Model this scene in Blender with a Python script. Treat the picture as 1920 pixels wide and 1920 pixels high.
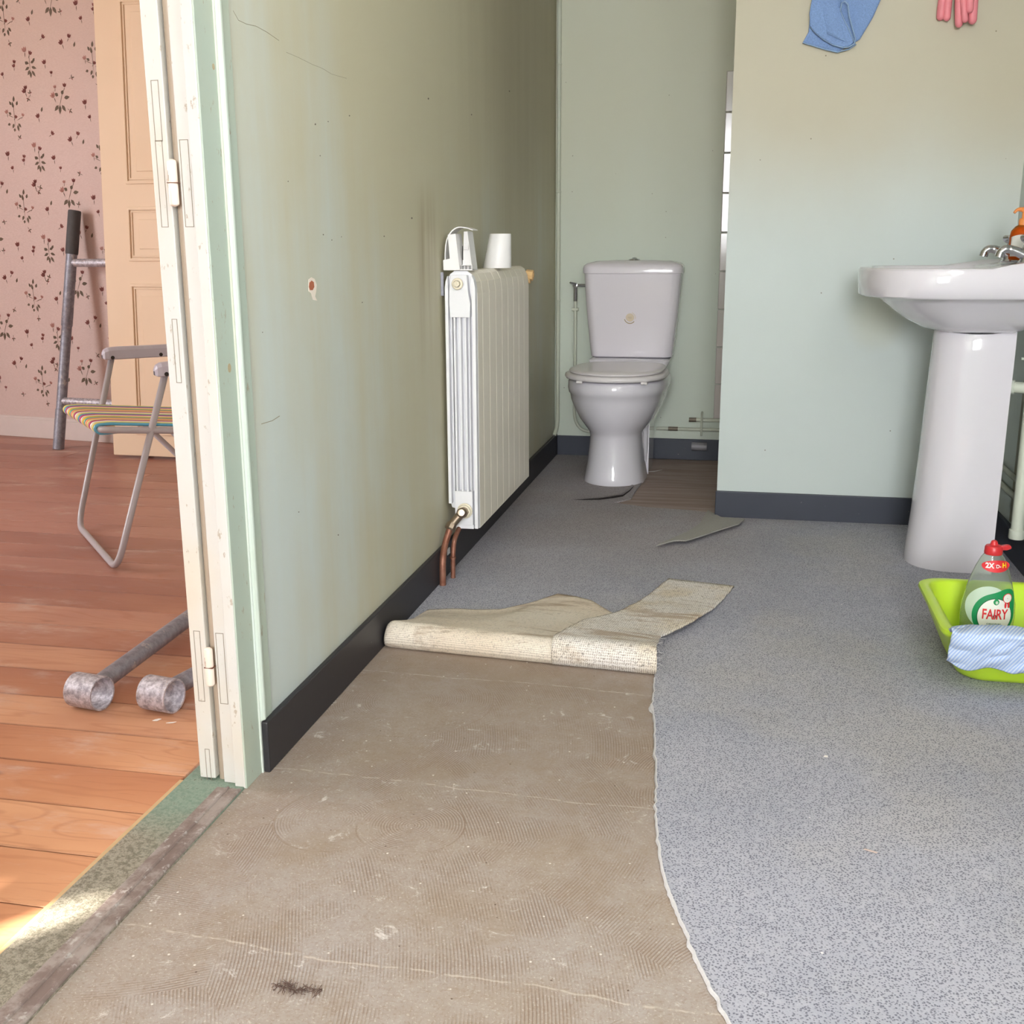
import bpy, bmesh, math, random
from mathutils import Vector, noise
random.seed(7)
PI = math.pi
sc = bpy.context.scene
for o in list(bpy.data.objects): bpy.data.objects.remove(o)
COL = sc.collection

# ------------------------------------------------------------------ camera
H = 0.88
YAW, PITCH, ROLL, FPX = 0.206990262, 0.238525209, -0.00529767185, 2050.18
Fv = Vector((-math.sin(YAW)*math.cos(PITCH), math.cos(YAW)*math.cos(PITCH), -math.sin(PITCH)))
r0 = Vector((math.cos(YAW), math.sin(YAW), 0)); u0 = r0.cross(Fv)
Rv = math.cos(ROLL)*r0 + math.sin(ROLL)*u0
Uv = -math.sin(ROLL)*r0 + math.cos(ROLL)*u0
cam_d = bpy.data.cameras.new('camera'); cam = bpy.data.objects.new('camera', cam_d); COL.objects.link(cam)
cam_d.sensor_width = 36; cam_d.lens = FPX/1920*36; cam_d.clip_start = 0.02
from mathutils import Matrix
cam.matrix_world = Matrix(((Rv.x, Uv.x, -Fv.x, 0), (Rv.y, Uv.y, -Fv.y, 0), (Rv.z, Uv.z, -Fv.z, H), (0, 0, 0, 1)))
sc.camera = cam

# ------------------------------------------------------------------ light
sc.view_settings.view_transform = 'Standard'; sc.view_settings.look = 'None'
sc.view_settings.gamma = 1; sc.view_settings.exposure = 0.0
w = bpy.data.worlds.new('sky'); sc.world = w; w.use_nodes = True
w.node_tree.nodes['Background'].inputs[0].default_value = (0.80, 0.90, 1.0, 1)
w.node_tree.nodes['Background'].inputs[1].default_value = 1.2
def area(name, loc, target, sx, sy, power, col):
    d = bpy.data.lights.new(name, 'AREA'); d.shape = 'RECTANGLE'; d.size = sx; d.size_y = sy; d.energy = power; d.color = col
    o = bpy.data.objects.new(name, d); COL.objects.link(o); o.location = loc
    o.rotation_euler = (Vector(target)-Vector(loc)).to_track_quat('-Z', 'Y').to_euler(); return o
# daylight entering by the bathroom window behind the camera and by the bedroom window
area('bathroom_window_daylight', (0.20, -2.885, 1.50), (0.20, 5, 1.42), 1.10, 1.25, 200, (0.965, 0.97, 1.0))
area('side_fill_light', (.765, .85, 1.70), (-5, 1.6, -.6), 1.1, .80, 19, (1.0, 0.975, 0.97))  # added fill that brightens the left wall, radiator front and near floor
area('bedroom_window_daylight', (-4.975, 1.55, 1.35), (5, 1.7, 1.25), 1.45, 1.6, 118, (0.97, 0.985, 1.0))
SUN_EL = math.radians(24)
sd = bpy.data.lights.new('sun', 'SUN'); sd.energy = 42; sd.angle = math.radians(0.6); sd.color = (1, .95, .86)
so = bpy.data.objects.new('sun', sd); COL.objects.link(so)
SDIR = Vector((.62*math.cos(SUN_EL), .785*math.cos(SUN_EL), -math.sin(SUN_EL)))
so.rotation_euler = SDIR.to_track_quat('-Z', 'Y').to_euler(); so.location = (-4, -3, 3)

# ------------------------------------------------------------------ helpers
def at(x, y, ax, v):
    d = Fv + Rv*((x-960)/FPX) - Uv*((y-960)/FPX)
    c = Vector((0, 0, H)); return c + d*((v-c[ax])/d[ax])
class MB:
    def __init__(s): s.v = []; s.f = []; s.m = []
    def add(s, vs, fs, mi=0):
        b = len(s.v); s.v += [tuple(p) for p in vs]; s.f += [tuple(b+i for i in f) for f in fs]; s.m += [mi]*len(fs); return s
    def box(s, a, b, mi=0):
        x0, y0, z0 = a; x1, y1, z1 = b
        vs = [(x0,y0,z0),(x1,y0,z0),(x1,y1,z0),(x0,y1,z0),(x0,y0,z1),(x1,y0,z1),(x1,y1,z1),(x0,y1,z1)]
        return s.add(vs, [(0,3,2,1),(4,5,6,7),(0,1,5,4),(1,2,6,5),(2,3,7,6),(3,0,4,7)], mi)
    def loft(s, rings, cap0=True, cap1=True, mi=0, closed=True):
        n = len(rings[0]); vs = [p for r in rings for p in r]; fs = []
        for i in range(len(rings)-1):
            for j in range(n if closed else n-1):
                k = (j+1) % n; fs.append((i*n+j, i*n+k, (i+1)*n+k, (i+1)*n+j))
        if cap0: fs.append(tuple(range(n-1, -1, -1)))
        if cap1: fs.append(tuple((len(rings)-1)*n+j for j in range(n)))
        return s.add(vs, fs, mi)
    def tube(s, pts, r, n=14, caps=True, mi=0):
        pts = [Vector(p) for p in pts]; rings = []; nrm = None
        for i, p in enumerate(pts):
            a = pts[max(i-1, 0)]; b = pts[min(i+1, len(pts)-1)]; t = (b-a).normalized()
            if nrm is None:
                nrm = t.orthogonal().normalized()
            nrm = (nrm - t*nrm.dot(t)).normalized(); bn = t.cross(nrm)
            rr = r[i] if isinstance(r, (list, tuple)) else r
            rings.append([p + (nrm*math.cos(q*2*PI/n) + bn*math.sin(q*2*PI/n))*rr for q in range(n)])
        return s.loft(rings, caps, caps, mi)
    def lathe(s, prof, org, axis=(0,0,1), n=32, mi=0, sx=1, sy=1, cap=True):
        ax = Vector(axis).normalized(); x = ax.orthogonal().normalized() if abs(ax.z) < .99 else Vector((1,0,0)); y = ax.cross(x)
        o = Vector(org)
        rings = [[o + ax*h + x*(math.cos(q*2*PI/n)*r*sx) + y*(math.sin(q*2*PI/n)*r*sy) for q in range(n)] for r, h in prof]
        return s.loft(rings, cap, cap, mi)
    def prism(s, poly, d, mi=0):
        d = Vector(d); n = len(poly); a = [Vector(p) for p in poly]; b = [p+d for p in a]
        return s.add(a+b, [tuple(range(n-1,-1,-1)), tuple(range(n, 2*n))]+[(i,(i+1)%n,n+(i+1)%n,n+i) for i in range(n)], mi)
    def grid(s, fn, nu, nv, mi=0):
        vs = [fn(i/nu, j/nv) for j in range(nv+1) for i in range(nu+1)]
        return s.add(vs, [(j*(nu+1)+i, j*(nu+1)+i+1, (j+1)*(nu+1)+i+1, (j+1)*(nu+1)+i) for j in range(nv) for i in range(nu)], mi)
    def build(s, name, mats, parent=None, smooth=False, bevel=0, seg=2, sub=0, solid=0, org=None, auto=None, normals=True, soff=0):
        me = bpy.data.meshes.new(name)
        if parent is not None: o0 = Vector(parent['_o'])
        elif org is not None: o0 = Vector(org)
        else:
            xs = [p[0] for p in s.v]; ys = [p[1] for p in s.v]; zs = [p[2] for p in s.v]
            o0 = Vector(((min(xs)+max(xs))/2, (min(ys)+max(ys))/2, min(zs)))
        me.from_pydata([Vector(p)-o0 for p in s.v], [], s.f)
        if not isinstance(mats, (list, tuple)): mats = [mats]
        for m in mats: me.materials.append(m)
        me.polygons.foreach_set('material_index', s.m)
        if normals:
            bm = bmesh.new(); bm.from_mesh(me); bmesh.ops.remove_doubles(bm, verts=bm.verts, dist=1e-6); bmesh.ops.recalc_face_normals(bm, faces=bm.faces); bm.to_mesh(me); bm.free()
        if smooth:
            me.polygons.foreach_set('use_smooth', [True]*len(me.polygons))
        ob = bpy.data.objects.new(name, me); COL.objects.link(ob)
        if parent is not None: ob.parent = parent
        else: ob.location = o0
        ob['_o'] = tuple(o0)
        if bevel:
            m = ob.modifiers.new('bevel', 'BEVEL'); m.width = bevel; m.segments = seg; m.limit_method = 'ANGLE'; m.angle_limit = math.radians(40)
        if solid:
            m = ob.modifiers.new('solid', 'SOLIDIFY'); m.thickness = solid; m.offset = soff
        if sub:
            m = ob.modifiers.new('sub', 'SUBSURF'); m.levels = sub; m.render_levels = sub
        if auto is not None:
            bm = bmesh.new(); bm.from_mesh(me)
            for e in bm.edges:
                if len(e.link_faces) == 2 and e.calc_face_angle(0) > math.radians(auto): e.smooth = False
            bm.to_mesh(me); bm.free()
        return ob
def tag(o, label, cat, group=None, kind=None):
    o['label'] = label
    if cat: o['category'] = cat
    if group: o['group'] = group
    if kind: o['kind'] = kind
    return o
def thing(name, loc, label, cat, group=None):
    o = bpy.data.objects.new(name, None); COL.objects.link(o); o.location = loc; o['_o'] = tuple(loc); o.empty_display_size = .05
    return tag(o, label, cat, group)
def struct(o, label=None):
    o['kind'] = 'structure'
    if label: o['label'] = label
    return o
def bez(pts, n=6):
    # rounded polyline: pts (x,y,z,radius)
    out = []
    for i, p in enumerate(pts):
        P = Vector(p[:3]); r = p[3] if len(p) > 3 else 0
        if r == 0 or i in (0, len(pts)-1): out.append(P); continue
        a = (Vector(pts[i-1][:3])-P); b = (Vector(pts[i+1][:3])-P)
        A = P + a.normalized()*min(r, a.length*.5); B = P + b.normalized()*min(r, b.length*.5)
        for k in range(n+1):
            t = k/n; out.append(A*(1-t)**2 + P*2*t*(1-t) + B*t*t)
    return out
def rrect(cx, cy, hx, hy, r, n=6, z=0):
    out = []
    for q, (sx, sy) in enumerate(((1,1),(-1,1),(-1,-1),(1,-1))):
        for k in range(n+1):
            a = q*PI/2 + k/n*PI/2
            out.append((cx+sx*(hx-r)+r*math.cos(a), cy+sy*(hy-r)+r*math.sin(a), z))
    return out

# ------------------------------------------------------------------ materials
class N:
    def __init__(s, name, rough=.5, spec=.5, metal=0):
        s.m = bpy.data.materials.new(name); s.m.use_nodes = True; s.t = s.m.node_tree; s.b = s.t.nodes['Principled BSDF']
        s.b.inputs['Roughness'].default_value = rough; s.b.inputs['Metallic'].default_value = metal
        s.b.inputs['Specular IOR Level'].default_value = spec
        g = s.t.nodes.new('ShaderNodeNewGeometry'); s.P = g.outputs['Position']; s.g = g
    def nd(s, ty, **k):
        n = s.t.nodes.new('ShaderNode'+ty)
        for a, v in k.items():
            if a.startswith('i_'):
                key = a[2:].replace('_', ' '); n.inputs[key].default_value = v
            else: setattr(n, a, v)
        return n
    def L(s, a, b): s.t.links.new(a, b)
    def map(s, scale=(1,1,1), rot=(0,0,0), loc=(0,0,0), src=None):
        n = s.nd('Mapping'); n.inputs['Scale'].default_value = scale; n.inputs['Rotation'].default_value = rot; n.inputs['Location'].default_value = loc
        s.L(src or s.P, n.inputs['Vector']); return n.outputs[0]
    def noise(s, scale, detail=4, rough=.55, vec=None, dist=0, col=False):
        n = s.nd('TexNoise', i_Scale=scale, i_Detail=detail, i_Roughness=rough, i_Distortion=dist); s.L(vec or s.P, n.inputs['Vector'])
        return n.outputs['Color' if col else 'Fac']
    def vor(s, scale, feature='F1', vec=None, out='Distance', rnd=1):
        n = s.nd('TexVoronoi', feature=feature, i_Scale=scale, i_Randomness=rnd); s.L(vec or s.P, n.inputs['Vector']); return n.outputs[out]
    def ramp(s, fac, stops, interp='LINEAR'):
        n = s.nd('ValToRGB'); n.color_ramp.interpolation = interp; e = n.color_ramp.elements
        while len(e) < len(stops): e.new(.5)
        for k, (p, c) in enumerate(stops):
            e[k].position = p; c = (c, c, c) if isinstance(c, (int, float)) else c; e[k].color = (*c[:3], 1)
        s.L(fac, n.inputs[0]); return n.outputs[0]
    def mix(s, fac, a, b, mode='MIX'):
        n = s.nd('MixRGB', blend_type=mode)
        for i, x in ((0, fac), (1, a), (2, b)):
            if isinstance(x, (int, float)) and i == 0: n.inputs[0].default_value = x
            elif isinstance(x, (tuple, list)): n.inputs[i].default_value = (*x[:3], 1)
            elif isinstance(x, (int, float)): n.inputs[i].default_value = (x, x, x, 1)
            else: s.L(x, n.inputs[i])
        return n.outputs[0]
    def math(s, op, a, b=0.0, c=None, clamp=False):
        n = s.nd('Math', operation=op); n.use_clamp = clamp
        for i, x in enumerate((a, b, c)):
            if x is None: continue
            if isinstance(x, (int, float)): n.inputs[i].default_value = x
            else: s.L(x, n.inputs[i])
        return n.outputs[0]
    def xyz(s, src=None):
        n = s.nd('SeparateXYZ'); s.L(src or s.P, n.inputs[0]); return n.outputs
    def range(s, v, a, b, c=0, d=1):
        n = s.nd('MapRange'); n.interpolation_type = 'SMOOTHSTEP'
        for i, x in enumerate((a, b, c, d)): n.inputs[i+1].default_value = x
        s.L(v, n.inputs[0]); return n.outputs[0]
    def out(s, col=None, rough=None, bump=None, bs=.3, bd=.002):
        if col is not None:
            if isinstance(col, (tuple, list)): s.b.inputs['Base Color'].default_value = (*col[:3], 1)
            else: s.L(col, s.b.inputs['Base Color'])
        if rough is not None: s.L(rough, s.b.inputs['Roughness'])
        if bump is not None:
            n = s.nd('Bump', i_Strength=bs, i_Distance=bd); s.L(bump, n.inputs['Height']); s.L(n.outputs[0], s.b.inputs['Normal'])
        return s.m
def sr(r, g, b):
    f = lambda c: (c/255/12.92) if c/255 <= .04045 else ((c/255+.055)/1.055)**2.4
    return (f(r), f(g), f(b))
def simple(name, col, rough=.5, var=.08, scale=30, metal=0, spec=.5, bs=.1, bump=True):
    m = N(name, rough, spec, metal); n = m.noise(scale, 4)
    c = m.mix(n, tuple(x*(1-var) for x in col), tuple(min(1, x*(1+var)) for x in col))
    return m.out(c, bump=n if bump else None, bs=bs, bd=.001)

def mat_wall(name, mode):
    m = N(name, .55, .35); x, y, z = m.xyz()
    base = m.mix(m.noise(2.2, 5), sr(196, 206, 203), sr(206, 215, 213))
    streak = m.noise(1, 6, .6, m.map((9, 9, .55)))
    big = m.noise(1.7, 5, .6, m.map((1, 1, .6), loc=(3, 1, 2)))
    if mode == 'left':
        hy = m.range(y, 1.75, 2.25); hz = m.range(z, .2, 1.5)
        f = m.math('MULTIPLY_ADD', big, 1.0, m.math('MULTIPLY_ADD', hy, .36, m.math('MULTIPLY', hz, .30)))
        f = m.math('MULTIPLY_ADD', streak, .5, f)
        c = m.mix(m.range(f, .68, 1.35, 0, .92), base, sr(196, 189, 160))
        hc = m.math('MULTIPLY', m.range(y, 2.2, 3.9), m.range(z, .3, 1.5))
        f2 = m.math('MULTIPLY_ADD', hc, .9, m.math('MULTIPLY', streak, .55))
        c = m.mix(m.range(f2, .5, 1.5, 0, .85), c, sr(158, 148, 122))
        # rust-brown heat mark by the radiator
        dy = m.math('SUBTRACT', y, 2.68); d2 = m.math('MULTIPLY', dy, dy)
        k = m.range(d2, 0.0, .012, 1, 0); kz = m.math('MULTIPLY', m.range(z, .5, .85), m.range(z, .90, 1.06, 1, 0))
        kk = m.math('MULTIPLY', m.math('MULTIPLY', k, kz), m.range(streak, .35, .7))
        c = m.mix(m.math('MULTIPLY', kk, .6), c, sr(128, 100, 55))
    elif mode == 'part':
        f = m.math('MULTIPLY_ADD', m.range(z, .75, 1.45), .95, m.math('MULTIPLY', big, .5))
        c = m.mix(m.range(f, .25, 1.2, 0, .92), base, sr(190, 182, 158))
        # yellow drip mark below the front of the basin
        dx = m.math('SUBTRACT', x, .40); dz = m.math('SUBTRACT', z, .655)
        d2 = m.math('ADD', m.math('MULTIPLY', dx, dx), m.math('MULTIPLY', m.math('MULTIPLY', dz, dz), .8))
        d2 = m.math('MULTIPLY_ADD', m.noise(9, 3), .006, d2)
        c = m.mix(m.range(d2, .001, .014, .3, 0), c, sr(196, 190, 150))
    elif mode == 'back':
        f = m.math('MULTIPLY_ADD', m.range(z, .5, 1.5), .6, m.math('MULTIPLY', big, .6))
        c = m.mix(m.range(f, .2, 1.2, 0, .75), sr(204, 212, 200), sr(202, 198, 174))
    else: c = m.mix(m.range(big, .3, .8, 0, .35), base, sr(200, 200, 176))
    sp = m.vor(34, vec=m.P); cell = m.vor(34, out='Color'); cx = m.xyz(cell)
    spk = m.math('MULTIPLY', m.range(sp, .04, .09, 1, 0), m.math('GREATER_THAN', cx[0], .93))
    c = m.mix(m.math('MULTIPLY', spk, .75), c, sr(95, 80, 60))
    bmp = m.noise(260, 3)
    return m.out(c, rough=m.math('MULTIPLY_ADD', big, .2, .4), bump=bmp, bs=.12, bd=.001)
M_wall_left = mat_wall('stained_green_paint', 'left'); M_wall_part = mat_wall('green_paint_partition', 'part')
M_wall_back = mat_wall('green_paint_alcove', 'back'); M_wall = mat_wall('green_paint', 'plain')

def mat_subfloor():
    m = N('glue_combed_subfloor', .75, .25); X, Y, Z = m.xyz()
    v = m.nd('TexVoronoi', feature='F1', i_Scale=2.6, i_Randomness=1.0); m.L(m.P, v.inputs['Vector'])
    warp = m.nd('VectorMath', operation='SCALE'); m.L(m.noise(3, 2, col=True), warp.inputs[0]); warp.inputs['Scale'].default_value = .02
    # concentric comb strokes: distance to an offset centre per cell
    off = m.nd('VectorMath', operation='MULTIPLY_ADD'); m.L(v.outputs['Color'], off.inputs[0])
    off.inputs[1].default_value = (1.9, 1.3, 0); off.inputs[2].default_value = (-1.4, -.5, 0)
    ctr = m.nd('VectorMath', operation='ADD'); m.L(v.outputs['Position'], ctr.inputs[0]); m.L(off.outputs[0], ctr.inputs[1])
    d = m.nd('VectorMath', operation='SUBTRACT'); m.L(m.P, d.inputs[0]); m.L(ctr.outputs[0], d.inputs[1])
    d2 = m.nd('VectorMath', operation='ADD'); m.L(d.outputs[0], d2.inputs[0]); m.L(warp.outputs[0], d2.inputs[1])
    fl = m.nd('VectorMath', operation='MULTIPLY'); m.L(d2.outputs[0], fl.inputs[0]); fl.inputs[1].default_value = (1, 1, 0)
    ln = m.nd('VectorMath', operation='LENGTH'); m.L(fl.outputs[0], ln.inputs[0])
    lnv = ln.outputs['Value']; rim = None
    for (cx_, cy_, R_) in ((-.600, 1.475, .095), (-.475, 1.480, .085), (-.62, 1.95, .17)):
        dv = m.nd('VectorMath', operation='DISTANCE'); m.L(m.P, dv.inputs[0]); dv.inputs[1].default_value = (cx_, cy_, 0)
        ins = m.math('LESS_THAN', dv.outputs['Value'], R_); mx = m.nd('Mix'); mx.data_type = 'FLOAT'
        m.L(ins, mx.inputs[0]); m.L(lnv, mx.inputs[2]); m.L(dv.outputs['Value'], mx.inputs[3]); lnv = mx.outputs[0]
        rr_ = m.range(m.math('ABSOLUTE', m.math('SUBTRACT', dv.outputs['Value'], R_)), 0, .0022, 1, 0); rim = rr_ if rim is None else m.math('MAXIMUM', rim, rr_)
    s = m.math('SINE', m.math('MULTIPLY', lnv, 2*PI/.0046))
    msk = m.range(m.noise(7.5, 6, .7), .42, .60)
    n1 = m.noise(3.2, 6, .65); n2 = m.noise(40, 6, .7)
    c = m.mix(m.range(n1, .3, .72), sr(163, 149, 136), sr(172, 164, 160))
    c = m.mix(m.range(n2, .35, .7, 0, .45), c, sr(150, 133, 119))
    c = m.mix(m.range(m.noise(190, 3, .7), .5, .66, 0, .4), c, sr(138, 116, 98)); c = m.mix(m.range(m.noise(260, 2, .6, m.map((1, 1, 1), loc=(9, 1, 0))), .58, .7, 0, .45), c, sr(214, 204, 196))
    c = m.mix(m.math('MULTIPLY', m.math('MULTIPLY', m.range(s, -.1, 1), msk), .62), c, sr(128, 103, 84))
    c = m.mix(m.range(m.noise(4.2, 4, .6, m.map((1, 1, 1), loc=(2, 7, 0))), .48, .66, 0, .32), c, sr(146, 126, 104))
    c = m.mix(m.math('MULTIPLY', rim, m.range(m.noise(6, 3), .46, .56, 0, .4)), c, sr(124, 100, 80))
    # darker brown towards the back, paler at the front
    c = m.mix(m.range(m.math('MULTIPLY_ADD', n1, .6, m.math('MULTIPLY', Y, .38)), .75, 1.15, 0, .4), c, sr(146, 126, 110))
    # board joints and streaks
    j = m.math('ABSOLUTE', m.math('SUBTRACT', m.math('FRACT', m.math('MULTIPLY_ADD', Y, 2.15, m.math('MULTIPLY_ADD', X, .06, m.math('MULTIPLY', n1, .12)))), .5))
    c = m.mix(m.math('MULTIPLY', m.range(j, 0, .006, 1, 0), m.range(n2, .4, .55, 0, .55)), c, sr(214, 202, 190))
    w = m.range(m.noise(24, 6, .8, dist=.6), .58, .70); c = m.mix(m.math('MULTIPLY', w, m.range(m.noise(2.1, 3), .42, .56, 0, .8)), c, sr(222, 216, 212))
    sp = m.vor(70, out='Distance'); sc_ = m.xyz(m.vor(70, out='Color'))
    c = m.mix(m.math('MULTIPLY', m.range(sp, .08, .16, .85, 0), m.math('GREATER_THAN', sc_[0], .93)), c, sr(232, 226, 218))
    c = m.mix(m.math('MULTIPLY', m.range(sp, .06, .14, .8, 0), m.math('LESS_THAN', sc_[1], .05)), c, sr(84, 62, 48))
    # bare grey-brown boarding in the alcove
    bx = m.noise(1, 6, .7, m.map((2.5, 34, 1)))
    bc = m.mix(m.range(bx, .3, .7), sr(140, 122, 114), sr(170, 154, 146))
    c = m.mix(m.range(Y, 3.2, 3.3), c, bc)
    hgt = m.math('MULTIPLY_ADD', m.math('MULTIPLY', s, msk), .5, m.math('MULTIPLY', n2, 1.2))
    return m.out(c, bump=hgt, bs=.4, bd=.0013)
M_sub = mat_subfloor()

def mat_carpet():
    m = N('grey_flocked_carpet', .9, .12); X, Y, Z = m.xyz()
    wv = m.nd('VectorMath', operation='MULTIPLY_ADD'); m.L(m.noise(420, 2, .5, col=True), wv.inputs[0]); wv.inputs[1].default_value = (.0030, .0030, 0)
    sc3 = m.nd('VectorMath', operation='ADD'); m.L(m.P, wv.inputs[2])
    v0 = m.vor(285, vec=wv.outputs[0]); v1 = m.math('ADD', v0, m.math('MULTIPLY_ADD', m.noise(330, 2, .5), .5, -.25)); v2 = m.noise(70, 3, .6)
    big = m.noise(2.4, 5, .6)
    light = m.mix(m.range(big, .3, .72), sr(180, 180, 190), sr(166, 168, 180))
    light = m.mix(m.range(m.noise(1.3, 4, .6, m.map((1, 1, 1), loc=(4, 2, 0))), .50, .7, 0, .5), light, sr(186, 181, 174))
    dark = m.mix(.72, light, sr(80, 81, 94))
    c = m.mix(m.range(v1, .27, .47), dark, light)
    c = m.mix(m.range(v2, .5, .7, 0, .2), c, sr(204, 204, 210))
    # trodden brown dirt towards the alcove
    dirt = m.math('MULTIPLY', m.range(Y, 2.3, 3.6), m.math('MULTIPLY', m.range(X, .35, -.15), m.range(m.noise(3, 5), .25, .6, .5, 1)))
    c = m.mix(m.math('MULTIPLY', dirt, .62), c, m.mix(m.range(v1, .20, .40), sr(112, 102, 97), sr(158, 146, 140)))
    sp = m.vor(22); cc = m.xyz(m.vor(22, out='Color'))
    c = m.mix(m.math('MULTIPLY', m.range(sp, .03, .055, .9, 0), m.math('GREATER_THAN', cc[0], .9)), c, sr(235, 232, 228))
    return m.out(c, bump=v1, bs=.35, bd=.001)
M_carpet = mat_carpet()
def mat_back(name, bright):
    m = N(name, .85, .15); 
    X, Y, Z = m.xyz(); q_ = m.math('MULTIPLY_ADD', Z, 1.0, Y); k_ = 2*PI/(.0088 if bright else .0068)
    s1 = m.math('SINE', m.math('MULTIPLY', m.math('MULTIPLY_ADD', q_, .55, X), k_)); s2 = m.math('SINE', m.math('MULTIPLY', m.math('SUBTRACT', X, m.math('MULTIPLY', q_, .8)), k_*.9))
    wf = m.math('MULTIPLY_ADD', m.math('MULTIPLY', s1, s2), .5, .5)
    v = m.noise(210, 2, .5, dist=1.5); big = m.noise(7, 5, .65, m.map((.6, 2.4, 1), rot=(0, 0, -.1)))
    base = m.mix(m.range(m.noise(6, 3), .3, .7), sr(236, 226, 212), sr(230, 215, 196))
    if bright: base = m.mix(m.range(m.noise(8, 3), .35, .6), sr(226, 214, 196), sr(234, 229, 224))
    c = m.mix(m.math('MULTIPLY', m.range(wf, .5, .8), .6), base, sr(160, 144, 124))
    c = m.mix(m.math('MULTIPLY', m.range(v, .56, .62), .7 if bright else .35), c, sr(120, 110, 102))
    c = m.mix(m.range(big, .54, .66, 0, .75), c, sr(170, 148, 126)); c = m.mix(m.range(m.noise(1, 5, .7, m.map((9, 60, 1))), .58, .66, 0, .5), c, sr(158, 138, 118))
    return m.out(c, bump=wf, bs=.3, bd=.001)
M_back = mat_back('woven_carpet_backing', False); M_back2 = mat_back('pale_woven_carpet_backing', True)
M_torn = simple('torn_white_fibres', sr(204, 202, 203), .9, .12, 200)

def mat_planks():
    m = N('worn_pine_planks', .42, .4); rnd = m.g.outputs['Random Per Island']
    X, Y, Z = m.xyz()
    cmb = m.nd('CombineXYZ'); m.L(X, cmb.inputs[0]); m.L(Y, cmb.inputs[1]); m.L(m.math('MULTIPLY', rnd, 40), cmb.inputs[2]); V = cmb.outputs[0]
    wrp = m.noise(1, 3, .5, m.map((1.1, 6, 1), src=V), dist=.3)
    g = m.math('FRACT', m.math('MULTIPLY', wrp, 15)); g = m.math('ABSOLUTE', m.math('SUBTRACT', g, .5))
    fine = m.noise(1, 6, .7, m.map((7, 170, 1), src=V))
    big = m.noise(1, 4, .6, m.map((1.2, 3, 1), src=V))
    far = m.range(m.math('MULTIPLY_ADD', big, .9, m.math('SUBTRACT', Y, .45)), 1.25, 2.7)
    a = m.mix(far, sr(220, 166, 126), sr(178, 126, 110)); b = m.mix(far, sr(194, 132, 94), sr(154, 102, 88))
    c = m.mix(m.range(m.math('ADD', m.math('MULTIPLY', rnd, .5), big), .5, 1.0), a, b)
    c = m.mix(m.math('MULTIPLY', m.range(g, .36, .5), .26), c, sr(158, 92, 56))
    c = m.mix(m.range(fine, .55, .8, 0, .45), c, sr(128, 68, 42))
    k = m.nd('TexVoronoi', feature='F1', i_Scale=1.0); m.L(m.map((2.6, 7.5, 1), src=V), k.inputs['Vector'])
    kc = m.xyz(k.outputs['Color'])
    c = m.mix(m.math('MULTIPLY', m.range(k.outputs['Distance'], .05, .11, .75, 0), m.math('GREATER_THAN', kc[0], .6)), c, sr(98, 52, 34))
    dust = m.range(m.noise(1, 6, .7, m.map((3.2, 9, 1), loc=(1, 3, 0))), .52, .78)
    c = m.mix(m.math('MULTIPLY', dust, .75), c, sr(216, 194, 184))
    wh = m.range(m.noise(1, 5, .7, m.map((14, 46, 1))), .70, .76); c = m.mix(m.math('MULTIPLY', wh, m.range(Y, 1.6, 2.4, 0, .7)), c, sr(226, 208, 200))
    e = m.math('ABSOLUTE', m.math('SUBTRACT', m.math('FRACT', m.math('DIVIDE', m.math('SUBTRACT', Y, 1.172), .1302)), .5))
    c = m.mix(m.range(m.math('MULTIPLY_ADD', big, .06, e), .49, .535, 0, .5), c, sr(96, 58, 50))
    return m.out(c, rough=m.math('MULTIPLY_ADD', dust, .25, .38), bump=fine, bs=.15, bd=.001)
M_plank = mat_planks()

def mat_threshold():
    m = N('worn_threshold', .8, .25); X, Y, Z = m.xyz(); n = m.noise(140, 6, .75); b = m.noise(6, 4)
    c = m.mix(m.range(n, .38, .62), sr(118, 112, 98), sr(166, 158, 142))
    g = m.range(m.math('MULTIPLY_ADD', b, .25, Y), 1.42, 1.6, 0, .7); c = m.mix(g, c, m.mix(n, sr(104, 136, 122), sr(142, 168, 152)))
    c = m.mix(m.range(m.noise(140, 3), .62, .7, 0, .5), c, sr(70, 64, 54))
    return m.out(c, bump=n, bs=.6, bd=.003)
M_thr = mat_threshold()
def mat_strip():
    m = N('dirty_metal_strip', .6, .4); n = m.noise(22, 6, .7); n2 = m.noise(70, 4)
    c = m.mix(m.range(n, .4, .62), sr(124, 108, 102), sr(158, 146, 140)); c = m.mix(m.range(n2, .6, .7, 0, .6), c, sr(196, 190, 186))
    return m.out(c, bump=n, bs=.4, bd=.002)
M_strip = mat_strip()
def mat_whitepaint(name, a, b, chip=True):
    m = N(name, .5, .4); X, Y, Z = m.xyz(); n = m.noise(3, 4); f = m.noise(150, 3)
    c = m.mix(m.range(n, .35, .65), a, b)
    if chip:
        d = m.range(m.noise(60, 4, .7, m.map((1, 1, .5))), .62, .69); c = m.mix(m.math('MULTIPLY', d, .6), c, sr(150, 128, 100))
    return m.out(c, bump=f, bs=.1, bd=.001)
M_jamb = mat_whitepaint('old_cream_paint', sr(208, 208, 205), sr(210, 202, 188))
M_casing = mat_whitepaint('green_casing_paint', sr(178, 192, 180), sr(184, 192, 176))
M_bead = mat_whitepaint('pale_bead_paint', sr(196, 207, 198), sr(190, 200, 186), False)
M_taupe = simple('taupe_paint', sr(172, 156, 138), .5, .04)
M_line = simple('grime_line', sr(112, 104, 92), .8, .2, 90); M_pline = simple('paint_groove', sr(140, 130, 114), .7, .12, 90)
M_knuckle = simple('pinkish_hinge_paint', sr(240, 222, 208), .45, .04)
M_rust = simple('rust', sr(104, 62, 40), .8, .3, 200)
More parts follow.
